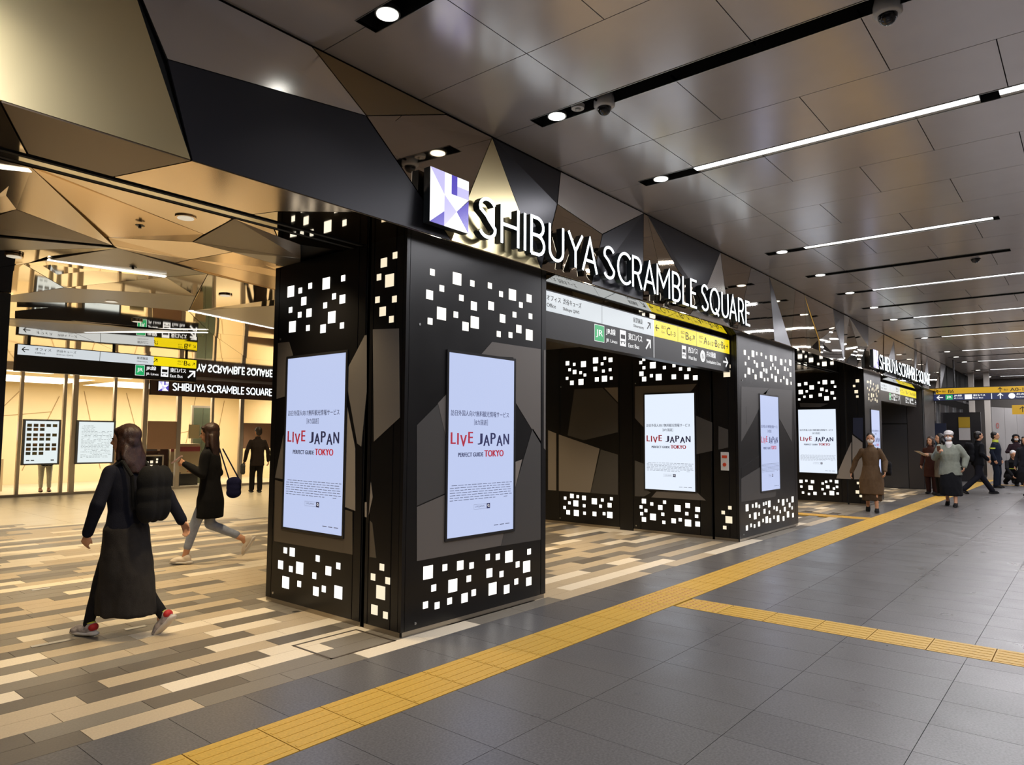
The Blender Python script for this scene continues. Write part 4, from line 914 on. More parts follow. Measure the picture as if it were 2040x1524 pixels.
# things inside the shop
def kiosk(x, y, lab):
    t = empty('reception_counter', (x, y, 0), lab, 'counter'); bm = mat('counter_brown', srgb(78, 44, 28), .4)
    MB().box(x-.55, x+.55, y-.25, y+.25, 0, 1.0).build('body', bm, t); MB().box(x-.60, x+.60, y-.30, y+.30, 1.0, 1.05).build('top', mat('counter_top', srgb(100, 60, 38), .3), t); return t
kiosk(5.15, 17.2, 'dark brown reception counter behind the glass')
tag(MB().prism([(5.0, 17.0, 1.05), (5.7, 17.0, 1.05), (5.6, 17.3, 1.14), (5.1, 17.3, 1.14)], (0, .02, .06)).build('laptop', M['dark']), 'black laptop lying on the brown reception counter', 'laptop')
fr_ = empty('glass_barrier', (5.2, 16.5, 0), 'low steel-framed glass barrier with drawn reflections of pillar squares, before the reception counter', 'barrier')
for a in ((4.7, 4.74, 0, .92), (5.62, 5.66, 0, .92)): MB().box(a[0], a[1], 16.48, 16.52, a[2], a[3]).build('post', steel, fr_)
MB().box(4.7, 5.66, 16.48, 16.52, .90, .94).build('rail', steel, fr_); MB().box(4.74, 5.62, 16.495, 16.505, .1, .9).build('pane', mat('dark_pane', (.04, .03, .025), .1), fr_)
rsquares(fr_, 1, 16.49, 4.85, 5.55, .3, .85, 22, 12, 'sq2')  # glowing squares painted as the pillar squares' reflection in the pane
k2 = empty('vending_kiosk', (6.45, 17.0, 0), 'cream and rose kiosk behind the phone woman', 'kiosk')
MB().box(6.05, 6.95, 16.9, 17.4, .35, 1.25).build('cabinet', mat('kiosk_cream', srgb(226, 204, 170), .5), k2); MB().box(6.05, 6.95, 16.88, 16.90, 1.02, 1.16).build('rose_band', mat('rose', srgb(176, 84, 92), .5), k2); MB().box(6.08, 6.92, 16.92, 17.4, 0, .35).build('base', M['dark'], k2)
dk = W('tall_cabinet', 5.78, 6.02, 17.0, 17.4, 0, 1.15, mat('cab', srgb(60, 30, 24), .4), None); tag(dk, 'narrow dark cabinet between reception counter and kiosk', 'cabinet')
st = empty('folding_stool', (5.98, 16.5, 0), 'small crossed-leg folding stool beside the dark cabinet', 'stool'); MB().box(5.86, 6.12, 16.36, 16.64, .40, .42).build('seat', M['dark'], st)
for y in (16.38, 16.62):
    MB().tube((5.87, y, 0), (6.11, y, .40), .01).build('leg', M['dark'], st); MB().tube((6.11, y, 0), (5.87, y, .40), .01).build('leg', M['dark'], st)
dr = empty('lift_door', (7.35, 17.6, 0), 'tall greenish lift door seen through the glass', 'door')
MB().box(7.0, 7.7, 17.6, 17.7, 0, 2.45).build('door_frame', steel, dr); MB().box(7.06, 7.34, 17.58, 17.6, 0, 2.38).build('door_leaf', mat('door_green', srgb(104, 112, 92), .3), dr); MB().box(7.36, 7.64, 17.58, 17.6, 0, 2.38).build('door_leaf', mat('door_green', srgb(104, 112, 92), .3), dr)
# bakery shelf at the left edge
sh = empty('bakery_shelf', (1.5, 17.8, 0), 'cream bakery display with slatted back at the left edge', 'shelf')
MB().box(.7, 2.1, 17.9, 18.3, 0, .85).build('cabinet', mat('kiosk_cream', srgb(226, 204, 170), .5), sh)
for k in range(9): MB().box(.7, 2.1, 18.3, 18.34, 2.0+.09*k, 2.03+.09*k).build('slat', M['dark'], sh)
for k in range(3): MB().prism([(.8, 17.95+.12*k, .88+.22*k), (2.05, 17.95+.12*k, .88+.22*k), (2.05, 18.15+.12*k, .96+.22*k), (.8, 18.15+.12*k, .96+.22*k)], (0, 0, .02)).build('tray', wall_, sh)
rb = random.Random(4)
for k in range(3):
    for i in range(7):
        b = MB().ball((.9+.17*i, 18.03+.12*k, .99+.22*k), (.06, .05, .035), 10, 6); tag(b.build('bread_roll', mat(['crust_a', 'crust_b'][(i+k) % 2], [srgb(168, 96, 40), srgb(120, 66, 34)][(i+k) % 2], .6), smooth=True), 'small brown bread roll on the %s bakery tray' % ['lowest', 'middle', 'top'][k], 'bread', 'bread rolls on the %s bakery tray' % ['lowest', 'middle', 'top'][k])
tag(MB().box(1.15, 1.55, 17.6, 17.64, 1.35, 1.85).build('menu_screen', glow('menu_glow', (.9, .9, .95), 1.0)), 'small bright menu screen above the bakery trays', 'screen')

# ------------------------------------------------------------------ far portal wall and far end
ch = mat('charcoal_cladding', srgb(62, 58, 58), .38, .2)
w4 = W('wall_far_portal', 21.9, 22.1, -.02, 6, 0, ZS, M['blackgap'])
for a, b, z0, z1 in ((0, .42, 0, ZS), (.43, 1.3, 0, 2.05), (.43, 1.3, 2.06, ZS), (1.31, 3, 0, 2.05), (1.31, 3, 2.06, ZS)): MB().box(21.885, 21.9, a+.004, b-.004, z0+.02, z1-.01).build('charcoal_panel', ch if b < .5 else M['fgrey'], w4)
W('wall_end_pillar', 22.1, 23.9, -.03, .3, 0, ZS, ch)
# wide direction sign across the corridor
t = empty('direction_sign', (24, -3, 3.27), 'wide yellow and dark-blue direction sign spanning the corridor far away', 'sign')
O = Vector((24, 0, 0)); U = -Y3
MB().box(24.0, 24.2, -9, 0.0, 2.86, 3.30).build('housing', M['sblack'], t)
for y in (-.6, -3, -5.5, -8): MB().box(24.08, 24.12, y-.02, y+.02, 3.30, ZC+.16).build('hanger', M['sblack'], t)
a = MB(); add_rect_(a, O, U, Z3, .02, 8.9, 3.09, 3.28, 0, .002); a.build('yellow_band', glow('far_yellow', srgb(214, 164, 0), .9), t)
a = MB(); add_rect_(a, O, U, Z3, .02, 8.9, 2.88, 3.085, 0, .002); a.build('blue_band', glow('far_blue', srgb(34, 44, 86), .9), t)
O2 = O+Vector((-.004, 0, 0))
def TF(m, s, a_, b_, z, h): q = MB(); add_text(q, s, O2, U, Z3, a_, z, b_-a_, h, bold=.003); q.build('lettering', m, t)
def AF(m, x, z, s, ang):
    c, n = math.cos(math.radians(ang)), math.sin(math.radians(ang)); R = lambda p, q: (x+(p*c-q*n)*s, z+(p*n+q*c)*s); q = MB()
    stroke(q, [R(-.5, 0), R(.47, 0)], .16*s, O2, U, Z3, .001, .0016); stroke(q, [R(.08, .42), R(.5, 0), R(.08, -.42)], .16*s, O2, U, Z3, .001, .0016); q.build('arrow', m, t)
AF(M['inky'], .17, 3.18, .14, 180); TF(M['inky'], '出口', .27, .37, 3.15, .06); TF(M['inky'], 'B6', .44, .60, 3.12, .11)
AF(M['inky'], 1.86, 3.18, .14, 90); TF(M['inky'], '出口', 1.96, 2.06, 3.15, .06); TF(M['inky'], 'A0-12·B7', 2.12, 2.85, 3.12, .11)
AF(M['swt'], .20, 2.975, .17, 180)
a = MB(); add_rect_(a, O2, U, Z3, .36, .56, 2.90, 3.06, 0, .001); a.build('railway_logo', M['sgreen'], t); TF(M['swt'], 'JR', .39, .53, 2.93, .09)
TF(M['swt'], 'JR線', .60, .82, 2.99, .07); TF(M['swt'], 'JR Lines', .60, .84, 2.92, .04)
a = MB(); add_rect_(a, O2, U, Z3, .90, 1.10, 2.90, 3.06, 0, .001); a.build('bus_symbol', M['swt'], t); TF(M['swt'], '東口バス', 1.13, 1.46, 2.99, .07); TF(M['swt'], 'East Bus', 1.13, 1.40, 2.92, .04)
a = MB(); add_rect_(a, O2, U, Z3, 1.62, 1.64, 2.89, 3.07, 0, .001); a.build('divider', M['swt'], t); AF(M['swt'], 1.86, 2.975, .17, 90)
a = MB(); a.add([O2+U*(2.16+.09*math.cos(6.283*i/20))+Z3*(2.975+.09*math.sin(6.283*i/20))-X3*.001 for i in range(20)], [tuple(range(20))]); a.build('line_symbol', M['swt'], t)
TF(M['swt'], '井の頭線', 2.28, 2.70, 2.99, .07); TF(M['swt'], 'Inokashira Line', 2.28, 2.75, 2.92, .04)
a = MB(); add_rect_(a, O2, U, Z3, 2.82, 3.02, 2.90, 3.06, 0, .001); a.build('bus_symbol', M['swt'], t); TF(M['swt'], '西口バス', 3.05, 3.38, 2.99, .07); TF(M['swt'], 'West Bus', 3.05, 3.32, 2.92, .04)
# far end: columns, hoarding, notices
for i, (y, lab) in enumerate(((-.42, 'pale square column at the far end, left of the white hoarding'), (-.93, 'thin pale column just in front of the white hoarding'))):
    c = MB().box(30, 30.2, y-.09, y+.09, 0, ZC); c.box(29.98, 30.22, y-.11, y+.11, 0, .12); tag(c.build('column', mat('pale_column', srgb(196, 188, 180), .5)), lab, 'column')
hw = mat('hoarding_white', srgb(168, 164, 162), .6, noise_amt=.03, nscale=2)
ho = empty('hoarding', (33, -2, 0), 'white site hoarding closing the far end of the corridor', 'hoarding')
for k in range(7): MB().box(34+.0, 34.05, -2.0-.9*k-.89, -2.0-.9*k, 0, 2.95).build('hoarding_board', hw, ho)
for k in range(3): MB().prism([(31.0+1.0*k, -.98-.34*k, 0), (31.98+1.0*k, -1.31-.34*k, 0), (31.98+1.0*k, -1.31-.34*k, 2.9), (31.0+1.0*k, -.98-.34*k, 2.9)], (.01, .04, 0)).build('hoarding_board', hw, ho)
q = MB(); n = 20; rd = mat('sign_red', srgb(196, 70, 60), .5)
stroke(q, [(.1*math.cos(6.283*i/16), .1*math.sin(6.283*i/16)) for i in range(16)], .025, Vector((31.35, -1.12, 2.15)), Vector((.95, -.33, 0)).normalized(), Z3, .002, .01, closed=True)
tag(q.build('prohibition_mark', rd), 'small red ring mark on the white hoarding', 'sign')
ys = empty('exit_sign', (29.5, -2.2, 2.7), 'small yellow arrow sign cut by the right edge of the photo', 'sign')
MB().box(30.0, 30.1, -3.2, -1.72, 2.56, 2.92).build('board', glow('far_yellow2', srgb(206, 158, 10), .8), ys)
q = MB(); O2 = Vector((29.995, 0, 0)); stroke(q, [(2.05, 2.64), (2.05, 2.83)], .03, O2, U, Z3, .001, .002); stroke(q, [(1.96, 2.76), (2.05, 2.85), (2.14, 2.76)], .03, O2, U, Z3, .001, .002); q.build('arrow', M['inky'], ys)
W('wall_end', 34.2, 34.4, -9, 0, 0, ZC, mat('end_wall', srgb(90, 84, 80), .5)); W('wall_end_upper', 24.2, 24.25, -.02, 6, 2.2, ZC, mat('end_wall', srgb(90, 84, 80), .5))
# low glass wall with posters behind the queueing people
gl2 = W('window_far', 25, 33, .30, .34, 0, 2.9, mat('far_glass', srgb(58, 56, 58), .15, .2))
for x in (25, 27, 29, 31, 33): MB().box(x-.04, x+.04, .24, .30, 0, 2.9).build('mullion', M['alu'], gl2)
def board(x, y, w, z0, z1, m, lab, nm='notice_board', cat='notice'):
    t = tag(MB().box(x, x+.03, y-w, y, z0, z1).build(nm, m), lab, cat); return t
board(26.0, .29, .36, 1.45, 2.15, mat('blue_poster', srgb(36, 42, 66), .5), 'dark blue lettered board beside the far portal wall')
board(25.6, .30, .30, 1.2, 1.55, mat('teal_poster', srgb(40, 70, 88), .5), 'small teal board under the dark blue board')
nw = W('wall_notice', 28.04, 28.10, -.90, .30, 0, 2.6, mat('far_glass', srgb(58, 56, 58), .15, .2))
board(28.0, -.20, .36, 2.02, 2.42, mat('yellow_notice', srgb(196, 160, 40), .5), 'yellow upper notice on the far glass')
board(28.0, -.20, .36, 1.55, 2.01, mat('white_notice', srgb(214, 210, 208), .5), 'white lower notice under the yellow one')
board(28.0, -.60, .14, 1.4, 1.85, M['dark'], 'narrow black upright notice beside the white notice')
gb = empty('grey_bin', (29, -2.05, 0), 'grey upright bin standing before the white hoarding', 'bin'); MB().box(29, 29.3, -2.30, -2.0, 0, 1.12).build('body', mat('bin_grey', srgb(104, 102, 104), .5), gb); MB().box(28.98, 29.32, -2.32, -1.98, 1.12, 1.16).build('lid', M['dark'], gb)
# ------------------------------------------------------------------ people
def rotz(v, a): c, s = math.cos(a), math.sin(a); return Vector((v[0]*c-v[1]*s, v[0]*s+v[1]*c, v[2]))
def fab(name, rgb, rough=.9): return mat(name, srgb(*rgb), rough, noise_amt=.10, nscale=26, bump=.25, bscale=120, spec=.2)
SKIN = mat('skin', srgb(206, 152, 118), .55, noise_amt=.03, nscale=20); SKINL = mat('skin_shaded', srgb(176, 120, 90), .55)
def hand(mb, w, d, up, s, curl=.5, side=1):
    """palm and five fingers from wrist w along d; up = back of hand"""
    d = Vector(d).normalized(); up = Vector(up); up = (up-d*up.dot(d)).normalized(); r = d.cross(up)*side; w = Vector(w)
    for k in range(4):
        q = r*(k-1.5)*.019*s; mb.tube(w+q*.5, w+d*.085*s+q, .014*s, 8, .012*s)
    for k, ln in enumerate((.064, .074, .070, .054)):
        b = w+d*.082*s+r*(k-1.5)*.021*s; c = curl*(1+.1*k); v1 = (d*math.cos(c)-up*math.sin(c)); v2 = (d*math.cos(2*c)-up*math.sin(2*c))
        m = b+v1*ln*.55*s; mb.tube(b, m, .0095*s, 8, .009*s); mb.ball(m, .009*s, 8, 6); mb.tube(m, m+v2*ln*.5*s, .009*s, 8, .0075*s); mb.ball(m+v2*ln*.5*s, .0075*s, 8, 6)
    tb = w+d*.022*s-r*.030*s; tm = tb+(d*.75-r*.5-up*.3).normalized()*.036*s; mb.tube(w+d*.01*s, tb, .013*s, 8, .012*s); mb.tube(tb, tm, .012*s, 8, .010*s); mb.ball(tm, .010*s, 8, 6); mb.tube(tm, tm+(d-up*.4).normalized()*.028*s, .010*s, 8, .008*s)
def limb(mb, a, b, ra, rb, mid=None, n=12):
    a, b = Vector(a), Vector(b); m = a.lerp(b, .42); rm = mid or (ra+rb)/2
    mb.ball(a, ra, 12, 8); mb.tube(a, m, ra, n, rm); mb.ball(m, rm, 12, 8); mb.tube(m, b, rm, n, rb); mb.ball(b, rb, 12, 8)
class Person:
    """local frame: x right, y forward, z up"""
    def __init__(s, label, loc, head, H, hip=(0, 0, 0), lean=(0, 0), kneeL=None, kneeR=None, ankL=(-.09, 0, .08), ankR=(.09, 0, .08), elbL=(-.24, -.03, 1.06), wriL=(-.25, .05, .84), elbR=(.24, -.03, 1.06), wriR=(.25, .05, .84),
                 turn=0, nod=0, vox=.010, skin=SKIN, cat='person', sw=.158, face=True):
        s.t = empty('person', (loc[0], loc[1], 0), label, cat, None, head); k = s.k = H/1.6; s.vox = vox; V = lambda p: Vector(p)*k; s.V = V
        s.hip = V((hip[0], hip[1], .84+hip[2])); L = Vector((lean[0], lean[1], 0))*k
        s.sh = s.hip+V((0, 0, .48))+L; s.neck = s.sh+V((0, 0, .06))+L*.12; s.head = s.neck+V((0, .012, .155))+L*.22
        s.an = [V(ankL), V(ankR)]; s.kn = [V(kneeL) if kneeL else (s.hip+V((-.085, 0, 0))).lerp(s.an[0], .50)+V((0, .03, 0)), V(kneeR) if kneeR else (s.hip+V((.085, 0, 0))).lerp(s.an[1], .50)+V((0, .03, 0))]
        s.shd = [s.sh+V((-sw, 0, -.02)), s.sh+V((sw, 0, -.02))]; dl = s.sh-V((0, 0, 1.32))
        s.el = [V(elbL)+dl, V(elbR)+dl]; s.wr = [V(wriL)+dl, V(wriR)+dl]; s.turn = turn; s.nod = nod
        s.R = Matrix.Rotation(turn, 3, 'Z') @ Matrix.Rotation(nod, 3, 'X'); s.face = face; s.skin = skin; s.sw = sw
        s.curl = [.5, .5]; s.up = [(-1, 0, 0), (1, 0, 0)]
    def hp(s, x, y, z): return s.head+s.R @ (Vector((x, y, z))*s.k)
    def body(s):
        k = s.k; b = MB(); V = s.V; h, sh = s.hip, s.sh
        b.loft([(h+V((0, 0, -.07)), .125*k, .085*k), (h+V((0, 0, .03)), .150*k, .105*k), (h.lerp(sh, .38), .118*k, .088*k), (h.lerp(sh, .7), .142*k, .105*k), (sh+V((0, 0, -.04)), .135*k, .080*k), (sh+V((0, 0, .02)), .07*k, .055*k)], 22)
        b.tube(sh+V((0, 0, -.02)), s.head+s.R @ V((0, -.01, -.07)), .052*k, 14, .046*k)
        for i, sg in ((0, -1), (1, 1)):
            limb(b, s.shd[i]+V((0, 0, -.02)), s.el[i], .038*k, .032*k, .038*k); limb(b, s.el[i], s.wr[i], .032*k, .024*k, .030*k)
            d = (s.wr[i]-s.el[i]); hand(b, s.wr[i], d, s.up[i], k*.95, s.curl[i], side=-sg)
            limb(b, h+V((sg*.085, 0, -.02)), s.kn[i], .074*k, .046*k, .064*k); limb(b, s.kn[i], s.an[i], .044*k, .033*k, .044*k)
            b.ball(s.an[i]+V((0, .012, -.02)), (.030*k, .045*k, .028*k), 12, 8)
        b.ball(s.hp(0, 0, .03), (.074*k, .092*k, .088*k), 20, 14, s.R); b.ball(s.hp(0, .018, -.035), (.058*k, .070*k, .072*k), 18, 12, s.R)
        b.ball(s.hp(0, .050, -.082), (.028*k, .026*k, .020*k), 12, 8, s.R)
        if s.face:
            b.tube(s.hp(0, .088, .015), s.hp(0, .108, -.022), .008*k, 8, .013*k); b.ball(s.hp(0, .103, -.022), (.016*k, .012*k, .010*k), 10, 6, s.R)
            b.ball(s.hp(0, .088, -.052), (.022*k, .008*k, .008*k), 10, 6, s.R)
            for q in (-1, 1): b.ball(s.hp(.074*q, -.004, .0), (.010*k, .020*k, .030*k), 10, 8, s.R)
        s.b = fuse(b, 'body', s.skin, s.t, s.vox, 2)
        if s.face:
            for q in (-1, 1):
                o = MB().ball(s.hp(.030*q, .083, .018), (.014*k, .008*k, .008*k), 10, 6, s.R).build('eye', mat('eye_dark', srgb(30, 22, 20), .2), s.t, False, True)
        return s
    def shoes(s, m, sole, style='flat', tilt=(0, 0)):
        k = s.k
        for i in (0, 1):
            R = Matrix.Rotation(tilt[i], 3, 'X'); a = s.an[i]; f = lambda x, y, z: a+R @ (Vector((x, y, z))*k)
            b = MB(); b.ball(f(0, .035, -.035), (.044*k, .115*k, .040*k), 16, 10, R); b.ball(f(0, .10, -.048), (.046*k, .070*k, .030*k), 14, 8, R); b.ball(f(0, -.02, -.01), (.040*k, .055*k, .050*k), 14, 8, R)
            u = fuse(b, 'shoe', m, s.t, .008, 2)
            c = MB(); c.ball(f(0, .04, -.064), (.050*k, .145*k, .020*k), 18, 8, R); c.ball(f(0, -.045, -.060), (.044*k, .055*k, .022*k), 12, 8, R); o = fuse(c, 'sole', sole, None, .008, 1); o.parent = u
            if style == 'runner':
                c = MB(); c.ball(f(0, -.050, -.012), (.043*k, .034*k, .034*k), 12, 8, R); o = fuse(c, 'heel_patch', mat('shoe_red', srgb(186, 34, 34), .6), None, .007, 1); o.parent = u
                c = MB(); c.ball(f(0, -.02, .022), (.038*k, .042*k, .014*k), 12, 8, R); o = fuse(c, 'collar', mat('shoe_lime', srgb(190, 190, 60), .6), None, .007, 1); o.parent = u
        return s
    def trousers(s, m, ra=.098, rk=.07, rh=.06, cut=0.0):
        k = s.k; b = MB(); h = s.hip; V = s.V
        b.loft([(h+V((0, 0, -.09)), .14*k, .10*k), (h+V((0, 0, .02)), .160*k, .115*k), (h+V((0, 0, .14)), .135*k, .10*k)], 20)
        for i, sg in ((0, -1), (1, 1)):
            e = s.an[i].lerp(s.kn[i], cut)+V((0, 0, .01)); limb(b, h+V((sg*.085, 0, -.02)), s.kn[i], ra*k, rk*k); limb(b, s.kn[i], e, rk*k, rh*k)
        fuse(b, 'trousers', m, s.t, .011, 4, .006); return s
    def top(s, m, hem=-.06, flare=.17, sleeve=1.0, rs=.056, rw=.043, name='jacket', open_=False, collar=True, fold=.007, wide=1.0):
        k = s.k; b = MB(); h, sh, V = s.hip, s.sh, s.V; base = h+V((0, 0, hem))
        rings = [(base, flare*k, flare*.72*k), (base.lerp(h+V((0, 0, .06)), .6), flare*.97*k, flare*.70*k), (h.lerp(sh, .30), .150*k*wide, .115*k*wide), (h.lerp(sh, .66), .168*k*wide, .125*k*wide), (sh+V((0, 0, -.04)), .172*k*wide, .105*k), (sh+V((0, 0, .02)), .125*k, .080*k), (sh+V((0, 0, .055)), .065*k, .062*k)]
        b.loft(rings, 26)
        if collar: b.loft([(sh+V((0, -.005, .03)), .075*k, .072*k), (s.neck+V((0, -.005, .045)), .062*k, .062*k)], 18)
        for i in (0, 1):
            e = s.el[i].lerp(s.wr[i], sleeve); limb(b, s.shd[i]+V((0, 0, -.01)), s.el[i], (rs+.004)*k, (rs-.004)*k); limb(b, s.el[i], e, rs*k, rw*k)
        s.j = fuse(b, name, m, s.t, .011, 5, fold); return s
    def skirt(s, m, hem=.20, r=(.16, .20, .25), name='skirt', dp=None, fold=.010):
        """r: half widths at hips, thighs, hem; dp: half depth at the hem, wide enough for the stride"""
        k = s.k; h = s.hip; b = MB(); z0 = hem*k; c = Vector(((s.an[0].x+s.an[1].x)/2, (s.an[0].y+s.an[1].y)/2*.85, z0)); q = h+s.V((0, 0, .14)); dp = dp or r[2]*.72
        b.loft([(c, r[2]*k, dp*k), (c.lerp(h, .35), (r[2]*.6+r[1]*.4)*k, (dp*.92)*k), (c.lerp(h, .70), r[1]*k, max(dp*.72, r[1]*.68)*k), (h, r[0]*1.05*k, r[0]*.84*k), (q, .13*k, .10*k)], 30)
        fuse(b, name, m, s.t, .011, 5, fold, 11); return s
    def hair(s, m, long=0, back=.0, fringe=True, bun=False, width=1.0):
        k = s.k; b = MB(); b.ball(s.hp(0, -.026, .054), (.086*k*width, .100*k, .088*k), 20, 14, s.R); b.ball(s.hp(0, -.05, .0), (.082*k*width, .07*k, .09*k), 16, 10, s.R)
        if fringe: b.ball(s.hp(0, .050, .082), (.068*k, .032*k, .028*k), 14, 8, s.R)
        if bun: b.ball(s.hp(0, -.10, .03), .04*k, 12, 8)
        if long:
            w = width; c0 = s.hp(0, -.045, -.02); e = c0+Vector((0, -.06-back, -long))*k
            b.loft([(e, .055*k*w, .020*k), (e.lerp(c0, .3), .095*k*w, .034*k), (e.lerp(c0, .6), .115*k*w, .045*k), (c0, .092*k*w, .06*k), (c0+Vector((0, 0, .05))*k, .08*k, .06*k)], 22)
            for q in (-1, 1): b.tube(s.hp(.072*q, .0, .03), s.hp(.088*q, .01, -.16), .026*k, 10, .022*k)
        fuse(b, 'hair', m, s.t, .009, 2, .006, 26); return s
    def mask(s, m):
        k = s.k; b = MB(); b.ball(s.hp(0, .052, -.038), (.062*k, .056*k, .050*k), 18, 12, s.R); fuse(b, 'face_mask', m, s.t, .008, 2)
        for q in (-1, 1): MB().tube(s.hp(.055*q, .06, -.02), s.hp(.076*q, .0, .0), .002, 6).build('ear_loop', m, s.t, False)
        return s
    def world(s, p): return s.t.location+rotz(Vector(p), s.t.rotation_euler.z)
HB = mat('hair_black', srgb(24, 18, 17), .45, noise_amt=.3, nscale=70, bump=.3, bscale=160); HBR = mat('hair_brown', srgb(48, 28, 20), .45, noise_amt=.35, nscale=70, bump=.3, bscale=160)
MSK = mat('mask_white', srgb(225, 220, 218), .7); BLK = fab('cloth_black', (24, 23, 25)); wsole = mat('sole_white', srgb(214, 206, 196), .6); bsole = mat('sole_black', srgb(24, 22, 22), .6)
def held(name, o_mb, m, lab, cat, smooth=False, vox=None, fold=0):
    if vox: o = fuse(o_mb, name, m, None, vox, 3, fold)
    else: o = o_mb.build(name, m, smooth=smooth)
    return tag(o, lab, cat)
def wbox(P, c, sx, sy, sz, mb=None, rz=0, R=None):
    """rounded box in a person's frame, returned in world space"""
    mb = mb or MB(); k = P.k; c = Vector(c)*k
    for (x, y, z) in ((0, 0, 0), (.5, 0, 0), (-.5, 0, 0), (0, 0, .45), (0, 0, -.45), (.5, 0, .45), (-.5, 0, .45), (.5, 0, -.45), (-.5, 0, -.45)):
        mb.ball(P.world(c+Vector((x*sx, y*sy, z*sz))*k), (sx*.5*k, sy*.55*k, sz*.5*k), 14, 10, Matrix.Rotation(P.t.rotation_euler.z+rz, 3, 'Z'))
    return mb
def hd_(dx, dy): return math.atan2(-dx, dy)      # rotation that turns +y towards (dx,dy)
# woman with backpack and long skirt, nearest walker
A = Person('person in dark navy jacket and long charcoal skirt walking away with a backpack, colourful sneakers', (-1.36, 1.66), hd_(-.42, .9), 1.56, hip=(0, .02, 0), lean=(0, .03),
    kneeL=(-.09, .15, .46), ankL=(-.10, .25, .085), kneeR=(.08, -.04, .44), ankR=(.10, -.28, .14), elbL=(-.27, .0, 1.05), wriL=(-.25, .10, .82), elbR=(.30, -.16, 1.08), wriR=(.36, -.26, .86), turn=.35, vox=.009)
A.body(); A.shoes(mat('shoe_grey', srgb(170, 160, 156), .7, noise_amt=.5, nscale=30), wsole, 'runner', (0, -.75)); A.trousers(BLK, .085, .058, .042); A.skirt(fab('skirt_charcoal', (46, 43, 41)), .17, (.175, .19, .185), dp=.25, fold=.012)
A.top(fab('jacket_navy', (20, 22, 34)), -.02, .185, .96, .056, .044); A.hair(HBR, .24, .02, width=1.12)
b = wbox(A, (.02, -.215, 1.12), .17, .13, .24); o = held('backpack', b, fab('backpack_black', (22, 22, 22)), 'black backpack worn on the back of the long-skirted walking person', 'backpack', vox=.012, fold=.008)
for q in (-1, 1):
    st_ = MB(); pts = [(.10*q, -.13, 1.02), (.12*q, -.12, 1.26), (.115*q, -.02, 1.375), (.115*q, .10, 1.29), (.13*q, .11, 1.10)]
    for a, c in zip(pts[:-1], pts[1:]): st_.tube(A.world(Vector(a)*A.k), A.world(Vector(c)*A.k), .015, 8)
    st_.build('strap', fab('backpack_black', (22, 22, 22)), o)
# woman in black coat looking at her phone
B = Person('long-haired person in black coat and pale jeans looking at a phone', (.62, 4.12), hd_(-.72, .69), 1.62, lean=(0, .02), hip=(0, .02, 0),
    kneeL=(-.08, .16, .47), ankL=(-.09, .26, .085), kneeR=(.08, .04, .45), ankR=(.09, -.40, .25), elbL=(-.20, .02, 1.06), wriL=(-.12, .25, 1.18), elbR=(.23, -.05, 1.06), wriR=(.12, .18, 1.10), nod=-.12, vox=.009)
B.up = [(-1, 0, .3), (1, 0, .3)]; B.curl = [.8, .6]
B.body(); B.shoes(mat('shoe_white', srgb(222, 208, 190), .6), wsole, tilt=(0, -1.0)); B.trousers(fab('jeans_pale', (150, 158, 176)), .09, .062, .048, .28); B.top(fab('coat_black', (16, 15, 16)), -.30, .215, .98, .054, .042, name='coat', fold=.008); B.hair(HBR, .36, .0, width=1.15)
ph = B.world((B.wr[0]+Vector((.02, .10, .05))*B.k)); Rz = Matrix.Rotation(B.t.rotation_euler.z, 3, 'Z') @ Matrix.Rotation(.9, 3, 'X')
b = MB(); b.add([ph+Rz @ Vector((x, y, z)) for z in (-.07, .07) for y in (-.005, .005) for x in (-.035, .035)], [(0, 2, 3, 1), (4, 5, 7, 6), (0, 1, 5, 4), (2, 6, 7, 3), (0, 4, 6, 2), (1, 3, 7, 5)])
held('smartphone', b, mat('phone_pink', srgb(196, 160, 168), .3), 'pale smartphone held up by the black-coated person', 'phone')
b = wbox(B, (.20, -.20, .88), .06, .16, .14); o = held('shoulder_bag', b, fab('bag_navy', (26, 28, 62)), 'navy shoulder bag hanging behind the phone user', 'bag', vox=.012)
sb = MB()
for a, c in (((.20, -.14, .98), (.17, -.02, 1.36)), ((.20, -.26, .98), (.16, -.06, 1.36))): sb.tube(B.world(Vector(a)*B.k), B.world(Vector(c)*B.k), .009, 8)
sb.build('strap', fab('bag_navy', (26, 28, 62)), o)
# suited man
C_ = Person('person in a dark suit standing near the glass doors, seen from behind with a briefcase', (6.62, 13.1), hd_(.25, .97), 1.68, ankL=(-.09, .10, .085), ankR=(.08, -.02, .085), elbL=(-.27, -.02, 1.06), wriL=(-.30, .04, .80), elbR=(.26, -.02, 1.06), wriR=(.29, .02, .80), turn=.3, vox=.012, sw=.172)
C_.body(); C_.shoes(BLK, bsole); C_.trousers(BLK, .10, .074, .066); C_.top(fab('suit', (34, 27, 25)), -.16, .185, .97, .056, .046, wide=1.08); C_.hair(HB, 0, fringe=False)
b = wbox(C_, (-.34, .05, .60), .05, .20, .15); o = held('briefcase', b, fab('briefcase_grey', (60, 62, 62)), 'soft grey briefcase in the suited person\'s left hand', 'briefcase', vox=.012)
h_ = MB(); h_.tube(C_.world(Vector((-.33, .0, .68))*C_.k), C_.world(Vector((-.325, .03, .765))*C_.k), .008, 8); h_.tube(C_.world(Vector((-.325, .07, .765))*C_.k), C_.world(Vector((-.33, .12, .68))*C_.k), .008, 8); h_.tube(C_.world(Vector((-.325, .03, .765))*C_.k), C_.world(Vector((-.325, .07, .765))*C_.k), .008, 8); h_.build('handle', BLK, o)
